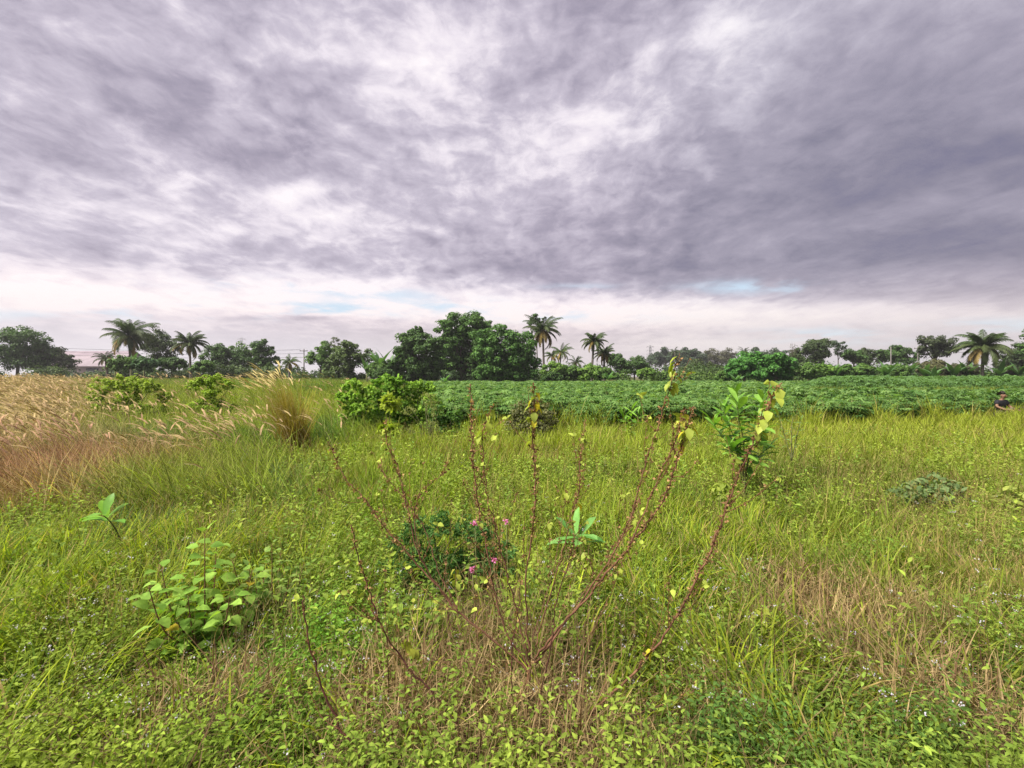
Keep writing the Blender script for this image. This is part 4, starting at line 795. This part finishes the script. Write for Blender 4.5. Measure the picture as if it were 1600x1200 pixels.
# ------------------------------------------------------------------ red stemmed foreground shrub
def stemgroup(root, o0, pl, Yb, Yt, r0, r1, knots=(.45, 1), kd=1.0, tip=None, leaves=(), smat=None):
    n = len(pl); P_ = np.array([at(px, py, Yb + (Yt - Yb) * (i / (n - 1)) ** 1.0) for i, (px, py) in enumerate(pl)]) - o0
    pts = spline(P_, 7); pts[1:-1] += rng.normal(size=pts[1:-1].shape) * .0035
    s = Acc(); tube(s, pts, np.linspace(r0 * .72, r1 * .75, len(pts)), 7, (.16, .07, .04)); br = s.build('branch', smat or M_STEM, root)
    seg = np.linalg.norm(np.diff(pts, axis=0), axis=1); cl = np.concatenate([[0], np.cumsum(seg)]); tot = cl[-1]
    def along(t): return np.array([np.interp(np.asarray(t) * tot, cl, pts[:, k]) for k in range(3)]).T
    if kd > 0:
        k = Acc(); m = int((knots[1] - knots[0]) * tot / .038 * kd); t = knots[0] + (knots[1] - knots[0]) * (np.arange(m) + rng.random(m) * .7) / max(m, 1)
        c = along(t)
        for j in range(9):
            off = rng.normal(size=(m, 3)) * np.array([.0055, .0055, .0045]) * (.5 + rng.random((m, 1)) * 1.0); d = unit(rng.normal(size=(m, 3)) + off * 120)
            stamp(k, OVATE, OVF, c + off, d, rng.normal(size=(m, 3)), .008 + .008 * rng.random(m), mixc((.10, .05, .025), (.36, .22, .10), rng.random(m)), .12, 1.3)
        k.build('seed_cluster', MD, br)
    nt = int(tot * 6.5 * kd ** .5) if tot > .5 else 0
    for q_ in range(nt):
        t0 = .25 + .65 * rng.random(); a0 = along([t0])[0]; a1 = along([min(1, t0 + .1)])[0]; dr = (a1 - a0) / np.linalg.norm(a1 - a0); dv = dr + rng.normal(size=3) * np.array([.55, .45, .25]); dv[2] = abs(dv[2]) + .15; dv /= np.linalg.norm(dv); ln_ = (.10 + .22 * rng.random()) * (1.15 - .6 * t0)
        tp = spline([a0, a0 + dv * ln_ * .5 + rng.normal(size=3) * .008, a0 + (dv + np.array([0, 0, .25])) * ln_], 4); tw = Acc(); tube(tw, tp, np.linspace(r1 * .7, .0009, len(tp)), 5, (.16, .08, .04))
        mm = int(ln_ / .035); kk = tp[rng.integers(2, len(tp), mm)] + rng.normal(size=(mm, 3)) * .003
        for j in range(5): stamp(tw, OVATE, OVF, kk, unit(rng.normal(size=(mm, 3))), rng.normal(size=(mm, 3)), .006 + .006 * rng.random(mm), mixc((.12, .06, .03), (.34, .22, .10), rng.random(mm)), .12, 1.3)
        if rng.random() < .6:
            for j in range(3): dd = unit(rng.normal(size=(1, 3)) + np.array([0, 0, -.4])); stamp(tw, OVATE * np.array([1, 1.1, 1.5]), OVF, tp[-1][None], dd, rng.normal(size=(1, 3)) + np.array([0, 0, 1.0]), .022 + .018 * rng.random(), np.array([(.30, .36, .06)]), .15)
        tw.build('twig', MD, br)
    f = Acc(); cnt = 0
    def leafat(p, sz, colr, nl=2):
        nonlocal cnt
        for j in range(nl):
            a = rng.random() * 6.283; e = -.5 - .7 * rng.random(); d = np.array([[math.cos(a) * math.cos(e), math.sin(a) * math.cos(e) * .6, math.sin(e)]])
            stamp(f, OVATE * np.array([1, 1.15, 1.6]), OVF, p[None] + d * sz * .25, d, np.array([[math.cos(a), math.sin(a), .6]]), 1.15 * sz * (.75 + .45 * rng.random()), np.array([colr]), .1)
            stamp(f, np.array([[0, .02, 0], [1, .02, 0], [1, -.02, 0], [0, -.02, 0]]), QF, p[None], d, np.array([[0, .3, 1.0]]), sz * .27, np.array([.25, .25, .08]), .05); cnt += 1
    if tip:
        num, sz, colr = tip
        for j in range(num): leafat(along(1 - .11 * rng.random() ** 1.0)[0] if False else along([1 - .13 * rng.random()])[0], sz, colr if rng.random() < .75 else (.30, .36, .06), 1)
    for (t, sz, colr) in leaves: leafat(along([t])[0], sz, colr, 2)
    if cnt: f.build('leaf_spray', MP, br)
def shrub():
    Y = 2.25; x0 = (820 - 800) / F * Y; z0 = float(gh(x0, Y)); root = empty('woody_shrub', (x0, Y, z0), 'sparse shrub of bare reddish brown stems with brown seed knots and a few yellow leaves', 'shrub'); o0 = np.array([x0, Y, z0])
    GY = (.34, .40, .06); YE = (.52, .46, .035); B = Y
    DS_ = M_DSTEM
    s = Acc(); tube(s, spline([np.array([0, 0, -.05]), np.array([.008, 0, .06]), at(828, 1040, B) - o0], 5), np.linspace(.011, .009, 11), 8, (.16, .08, .05)); s.build('stem', M_STEM, root)
    g = lambda *a, **k: stemgroup(root, o0, *a, **k)
    g([(826, 1050), (790, 1015), (715, 955), (690, 925), (655, 865), (635, 790), (622, 735), (605, 690), (603, 655)], B, 2.45, .0075, .0022, (.62, 1), 1.0, (3, .035, GY))
    g([(715, 955), (668, 900), (610, 835), (570, 780), (538, 745), (512, 690)], 2.3, 2.35, .006, .002, (.35, 1), .9, (3, .03, GY))
    g([(655, 865), (648, 800), (662, 765), (690, 740), (700, 715)], 2.35, 2.45, .0035, .0015, (.4, 1), .7, (3, .035, GY))
    g([(715, 955), (680, 880), (665, 830), (640, 790), (600, 740), (592, 720)], 2.3, 2.55, .0045, .0016, (.5, 1), .7)
    g([(828, 1045), (790, 985), (772, 920), (757, 840), (742, 760), (738, 690), (736, 640), (735, 600)], B, 2.4, .0065, .003, (.42, 1), 1.3)
    g([(830, 1045), (808, 960), (790, 890), (773, 820), (758, 760), (754, 700), (757, 665), (772, 632)], B, 2.2, .0055, .002, (.45, 1), 1.0, (7, .042, GY), [(.35, .03, GY)])
    g([(828, 1030), (822, 920), (832, 830), (836, 750), (833, 690), (836, 640), (834, 598)], B, 2.15, .006, .0025, (.45, 1), 1.4, (9, .046, YE), [(.83, .04, GY), (.80, .04, GY)])
    g([(836, 1030), (880, 975), (940, 905), (985, 850), (1030, 790), (1055, 730), (1070, 680), (1085, 635)], B, 2.0, .0075, .0028, (.42, 1), 1.5, (8, .042, YE), [(.9, .04, GY)])
    g([(836, 1035), (890, 965), (950, 880), (985, 810), (1005, 740), (1028, 665), (1045, 610), (1062, 552)], B, 2.3, .007, .0022, (.4, 1), 1.0, (13, .05, GY))
    g([(985, 850), (1020, 770), (1050, 700), (1066, 650), (1072, 640)], 2.1, 2.1, .0045, .002, (.3, 1), 1.3, (4, .04, (.45, .42, .06)))
    g([(836, 1010), (862, 920), (885, 840), (903, 770), (908, 710), (915, 655)], B, 2.5, .0048, .0022, (.5, 1), 1.2, None, [(.62, .035, YE), (.7, .035, GY), (.85, .04, GY)])
    g([(832, 1000), (850, 940), (870, 870), (880, 800), (884, 755)], B, 2.6, .0035, .0015, (.6, 1), .6, (4, .035, GY))
    g([(838, 1035), (870, 990), (915, 920), (955, 860), (985, 815), (1000, 770)], B, 2.5, .004, .0016, (.5, 1), .8)
    g([(870, 1160), (905, 1130), (970, 1070), (1015, 1020), (1065, 950), (1105, 870), (1135, 790), (1160, 730), (1185, 670), (1205, 625), (1222, 598)], 2.15, 1.95, .0085, .003, (.4, 1), 1.5, (12, .048, GY), [(.93, .05, GY), (.33, .045, YE), (.15, .035, GY)])
    g([(750, 1190), (725, 1150), (700, 1110), (650, 1055), (607, 1000), (578, 930), (560, 870), (548, 820)], 1.95, 2.15, .0068, .003, (.62, 1), .9, smat=DS_)
    g([(800, 1225), (801, 1120), (800, 1040), (808, 960), (815, 900)], 1.95, 2.1, .006, .002, (.7, 1), .5, smat=DS_)
    g([(832, 1150), (845, 1090), (860, 1010), (868, 950), (890, 870), (905, 820)], 2.05, 2.3, .0058, .0022, (.7, 1), .5, smat=DS_)
    g([(900, 1090), (912, 1020), (940, 960), (962, 905), (975, 870)], 2.2, 2.35, .004, .0014, (.6, 1), .5, (3, .03, GY))
    g([(820, 1110), (900, 1120), (1000, 1112), (1050, 1095), (1085, 1080)], 2.1, 2.1, .004, .0018, (.8, 1), .3, (5, .04, GY))
    g([(810, 1120), (720, 1178), (670, 1172), (620, 1150), (600, 1135)], 2.1, 2.0, .0035, .0015, (.8, 1), .2)
    g([(700, 960), (705, 1000), (685, 1030), (640, 1010)], 2.25, 2.2, .003, .0012, (.8, 1), .2, (7, .04, (.36, .38, .05)))
    g([(720, 1080), (718, 1000), (714, 940), (712, 885)], 2.2, 2.35, .003, .0012, (.9, 1), .3, (9, .036, (.36, .38, .06)))
    g([(740, 1080), (745, 1010), (742, 960), (745, 900)], 2.15, 2.25, .003, .0012, (.7, 1), .4, (3, .03, GY))
    g([(880, 1080), (915, 980), (925, 900), (918, 858)], 2.3, 2.5, .003, .0012, (.8, 1), .3, (9, .04, (.32, .38, .05)))
    g([(860, 1060), (790, 975), (770, 930), (775, 880)], 2.3, 2.3, .003, .0012, (.8, 1), .3)
    g([(700, 1160), (690, 1090), (640, 1040), (640, 985)], 2.1, 2.2, .003, .0012, (.8, 1), .3, (8, .04, (.36, .38, .05)))
shrub()
def twig():
    Y = 1.75; x0 = (600 - 800) / F * Y; z0 = float(gh(x0, Y)); root = empty('bare_twig', (x0, Y, z0), 'single dark red bare stem rising from the bottom edge, left of the shrub', 'twig'); o0 = np.array([x0, Y, z0])
    stemgroup(root, o0, [(610, 1275), (572, 1200), (535, 1140), (505, 1080), (484, 1010), (476, 960), (474, 930)], Y, 1.9, .0072, .0030, (.85, 1), .4, (2, .022, (.2, .3, .08)), smat=M_DSTEM)
twig()

# ------------------------------------------------------------------ built things on the horizon
def pylon(label, px, top_px, Y, H0=0):
    x0 = (px - 800) / F * Y; H = EYE - (top_px - HOR) / F * Y; root = empty('lattice_pylon', (x0, Y, 0), label, 'pylon'); a = Acc(); b0 = H * .11
    lv = np.linspace(0, 1, 11); wd = lambda t: b0 * (1 - .78 * min(1, t / .72)) 
    C4 = [(-1, -1), (1, -1), (1, 1), (-1, 1)]
    for sx, sy in C4: tube(a, [(sx * wd(t), sy * wd(t), H * t) for t in lv], .11, 4)
    for i in range(10):
        for j in range(4):
            p, q = C4[j], C4[(j + 1) % 4]; w0, w1 = wd(lv[i]), wd(lv[i + 1]); z0, z1 = H * lv[i], H * lv[i + 1]
            tube(a, [(p[0] * w0, p[1] * w0, z0), (q[0] * w1, q[1] * w1, z1)], .06, 4); tube(a, [(q[0] * w0, q[1] * w0, z0), (p[0] * w1, p[1] * w1, z1)], .06, 4); tube(a, [(p[0] * w1, p[1] * w1, z1), (q[0] * w1, q[1] * w1, z1)], .06, 4)
    a.build('tower', M_STEEL, root)
    for t in (.74, .86, .97):
        c = Acc(); w = b0 * .95; tube(c, [(-w, 0, H * t), (0, 0, H * (t + .015)), (w, 0, H * t)], .1, 4); tube(c, [(-w, 0, H * t), (0, 0, H * (t - .03)), (w, 0, H * t)], .08, 4)
        for s in (-1, 1): tube(c, [(s * w, 0, H * t), (s * w, 0, H * t - 1.0)], .1, 5)
        c.build('crossarm', M_STEEL, root)
pylon('tall thin lattice pylon standing clear against the sky right of centre', 1016, 540, 380)
pylon('distant pylon of which only the top shows above the left trees', 377, 528, 420)
def pole(label, px, top_px, Y, arm=True, r=.11):
    x0 = (px - 800) / F * Y; H = EYE - (top_px - HOR) / F * Y; root = empty('utility_pole', (x0, Y, 0), label, 'utility pole'); a = Acc(); tube(a, [(0, 0, -.2), (0, 0, H * .5), (0, 0, H)], [r * 1.3, r * 1.1, r * .8], 8); a.build('post', M_POLE, root)
    if arm:
        c = Acc(); box(c, -.8, .8, -.17, -.11, H - .5, H - .36); c.build('crossarm', M_POLE, root)
        for s in (-.7, 0, .7):
            i = Acc(); tube(i, [(s, -.14, H - .36), (s, -.14, H - .28), (s, -.14, H - .2)], [.03, .06, .04], 7, (.4, .4, .4)); i.build('insulator', M_STEEL, root)
    return np.array([x0, Y, H])
p1 = pole('wooden utility pole with crossarm left of the green bushy tree', 475, 545, 95)
p0 = pole('utility pole hidden among the trees at the left edge carrying the wires', 60, 541, 105)
p2 = pole('thin concrete pole rising in front of the low domed tree', 1392, 542, 90, False, .1)
p3 = pole('thin pole left of the sparse umbrella crowned tree', 1434, 541, 88, True, .09)
p4 = pole('utility pole at the right edge of the tree line', 1592, 543, 84)
def wire(label, A, B, sag, r=.03):
    t = np.linspace(0, 1, 15)[:, None]; pts = A * (1 - t) + B * t; pts[:, 2] -= sag * 4 * (t * (1 - t))[:, 0]; a = Acc(); tube(a, pts, r, 4); tag(a.build('power_line', M_WIRE), label, 'power line')
for k, lab in enumerate(['topmost wire between the two poles on the left horizon', 'middle wire between the two poles on the left horizon', 'lowest wire between the two poles on the left horizon']):
    wire(lab, p0 + np.array([-.7 + .7 * k, -.14, -.2 - k * .75]), p1 + np.array([-.7 + .7 * k, -.14, -.2 - k * .75]), .5)
for k, lab in enumerate(['upper wire strung behind the large coconut palm', 'lower wire strung behind the large coconut palm']):
    wire(lab, p3 + np.array([.7 * k, -.14, -.2 - k * .6]), p4 + np.array([.7 * k, -.14, -.2 - k * .6]), .25)
def shed():
    Y = 150; x0 = (115 - 800) / F * Y; root = empty('warehouse_shed', (x0, Y, 0), 'long purple grey roofed shed glimpsed behind the dark trees on the left', 'shed'); W, Dp, eave, ridge = 12, 18, 5.0, 9.9
    a = Acc(); V = [(-W, 0, -.3), (W, 0, -.3), (W, Dp, -.3), (-W, Dp, -.3), (-W, 0, eave), (W, 0, eave), (W, Dp, eave), (-W, Dp, eave), (-W, Dp / 2, ridge - .15), (W, Dp / 2, ridge - .15)]
    a.add(V, [0, 1, 5, 4, 2, 3, 7, 6, 1, 2, 6, 9, 5, 3, 0, 4, 8, 7], [4, 4, 5, 5], (.3, .3, .3)); a.build('wall', M_WALL, root)
    r = Acc(); o = .7; th = .12
    for s in (0, 1):
        y0, y1 = (-o, Dp / 2) if s == 0 else (Dp + o, Dp / 2); ze = eave - .35; n = 60; xs = np.linspace(-W - o, W + o, n * 2 + 1); zz = .05 * (np.arange(n * 2 + 1) % 2)
        V = [(x, y0, ze + z + q) for q in (0.1, 0.1 + th) for x, z in zip(xs, zz)] + [(x, y1, ridge + z + q) for q in (0.1, .1 + th) for x, z in zip(xs, zz)]; m = len(xs); fl = []
        for i in range(m - 1): fl += [m + i, m + i + 1, 3 * m + i + 1, 3 * m + i]; fl += [i, i + 1, 2 * m + i + 1, 2 * m + i]; fl += [i, i + 1, m + i + 1, m + i]
        r.add(V, fl, [4] * (3 * (m - 1)), (.3, .3, .3))
    r.build('roof', M_ROOF, root)
    for x in (-9, 4):
        d = Acc(); box(d, x, x + 4, -.06, .1, 0, 4.2); d.build('door', M_DARK, root)
shed()

# ------------------------------------------------------------------ person crouching at the crop edge
def skinned(name, verts, edges, radii, mat, parent, levels=2):
    me = bpy.data.meshes.new(name); me.from_pydata(verts, edges, []); o = bpy.data.objects.new(name, me); COL.objects.link(o)
    sk = o.modifiers.new('skin', 'SKIN'); sk.use_smooth_shade = True
    for i, v in enumerate(me.skin_vertices[0].data): v.radius = radii[i] if isinstance(radii[i], tuple) else (radii[i], radii[i]); v.use_root = (i == 0)
    ss = o.modifiers.new('sub', 'SUBSURF'); ss.levels = levels; ss.render_levels = levels
    dg = bpy.context.evaluated_depsgraph_get(); m2 = bpy.data.meshes.new_from_object(o.evaluated_get(dg)); COL.objects.unlink(o); bpy.data.objects.remove(o)
    m2.name = name; m2.materials.clear(); m2.materials.append(mat); q = bpy.data.objects.new(name, m2); COL.objects.link(q); q.parent = parent; return q
def person():
    M_SKIN = plain_mat('skin', (.15, .08, .05), (.20, .11, .07), 30, .55, .02); M_SHIRT = plain_mat('black_cotton', (.012, .012, .016), (.022, .022, .028), 40, .9, .1)
    M_HAIR = plain_mat('dark_hair', (.012, .009, .007), (.03, .022, .016), 90, .6, .3); M_PANTS = plain_mat('olive_trousers', (.09, .075, .05), (.14, .12, .08), 30, .9, .1)
    Y = 17.0; p = at(1564, 640, Y); x0 = p[0]; z0 = float(gh(x0, Y)); root = empty('person', (x0, Y, z0), 'person in a black t-shirt crouching at the edge of the crop, arms reaching forward', 'person'); root.rotation_euler = (0, 0, R(12))
    root.scale = (1.0, 1.0, 1.0)
    # squatting, facing the camera (-Y)
    Vt = [(0, .10, .22), (0, .06, .36), (0, .02, .52), (0, -.01, .66), (0, -.03, .74), (0, -.05, .80), (0, -.07, .88), (0, -.075, .955)]
    Rr = [(.14, .10), (.12, .085), (.12, .075), (.11, .065), (.055, .055), (.048, .05), (.078, .092), (.055, .07)]; E = [(i, i + 1) for i in range(7)]
    def chain(start, pts, rr):
        prev = start
        for q, r in zip(pts, rr): Vt.append(q); Rr.append((r, r)); E.append((prev, len(Vt) - 1)); prev = len(Vt) - 1
        return prev
    for s in (-1, 1):
        h = chain(3, [(s * .18, -.01, .68), (s * .30, -.06, .50), (s * .24, -.26, .40), (s * .17, -.34, .40), (s * .15, -.39, .40)], [.058, .045, .036, .026, .028])
        for k, ln in enumerate((.055, .065, .06, .048)): chain(h, [(s * .15 + (k - 1.5) * .018, -.42, .395), (s * .15 + (k - 1.5) * .02, -.42 - ln * .6, .38), (s * .15 + (k - 1.5) * .02, -.42 - ln, .36)], [.009, .008, .006])
        chain(h, [(s * .15 - s * .035, -.40, .41), (s * .15 - s * .045, -.435, .40)], [.009, .007])
        chain(0, [(s * .12, .04, .22), (s * .21, -.22, .44), (s * .19, -.06, .12), (s * .19, -.04, .05), (s * .20, -.16, .03)], [.085, .058, .045, .034, .03])
    b = skinned('body', Vt, E, Rr, M_SKIN, root)
    # face
    f = Acc()
    for s in (-1, 1):
        tube(f, [(s * .030, -.158, .90), (s * .030, -.163, .90), (s * .030, -.167, .90)], [.004, .010, .003], 7, (.02, .015, .01))
    fe = f.build('eyes', M_HAIR, root); f = Acc(); tube(f, [(0, -.155, .905), (0, -.172, .885), (0, -.182, .872), (0, -.165, .866)], [.006, .009, .012, .006], 6, (.3, .17, .1)); f.build('nose', M_SKIN, root)
    f = Acc(); tube(f, [(-.024, -.155, .848), (0, -.165, .846), (.024, -.155, .848)], [.003, .006, .003], 5, (.25, .1, .08)); f.build('mouth', M_SKIN, root)
    for s in (-1, 1): f = Acc(); tube(f, [(s * .082, -.07, .905), (s * .092, -.06, .89), (s * .085, -.07, .868)], [.006, .016, .006], 6); f.build('ear', M_SKIN, root)
    skinned('hair', [(0, -.045, .93), (0, -.06, .985), (0, -.11, .985), (0, -.02, .95)], [(0, 1), (1, 2), (0, 3)], [(.088, .095), (.06, .07), (.03, .02), (.05, .05)], M_HAIR, root)
    sv_ = [(0, .09, .30), (0, .06, .38), (0, .02, .53), (0, -.01, .665), (0, -.025, .715)]; sr_ = [(.175, .135), (.175, .135), (.19, .135), (.18, .125), (.085, .08)]; se = [(0, 1), (1, 2), (2, 3), (3, 4)]
    for s in (-1, 1): n = len(sv_); sv_ += [(s * .19, -.01, .68), (s * .27, -.045, .56)]; sr_ += [(.078, .078), (.070, .070)]; se += [(3, n), (n, n + 1)]
    skinned('t_shirt', sv_, se, sr_, M_SHIRT, root)
    tv = [(0, .11, .20)]; tr_ = [(.165, .13)]; te = []
    for s in (-1, 1): n = len(tv); tv += [(s * .12, .04, .22), (s * .21, -.22, .45), (s * .19, -.07, .14)]; tr_ += [(.10, .10), (.072, .072), (.062, .062)]; te += [(0, n), (n, n + 1), (n + 1, n + 2)]
    skinned('trousers', tv, te, tr_, M_PANTS, root)
person()

# ------------------------------------------------------------------ air
def haze():
    a = Acc(); box(a, -1650, 1650, -1650, 3200, -2.5, 48); m = new_mat('pale_air'); t = m.node_tree
    v = t.nodes.new('ShaderNodeVolumePrincipled'); v.inputs['Color'].default_value = (.93, .91, .97, 1); v.inputs['Density'].default_value = .00038; v.inputs['Anisotropy'].default_value = .3
    o = t.nodes.new('ShaderNodeOutputMaterial'); t.links.new(v.outputs[0], o.inputs['Volume']); q = a.build('haze', m); tag(q, kind='stuff')
haze()
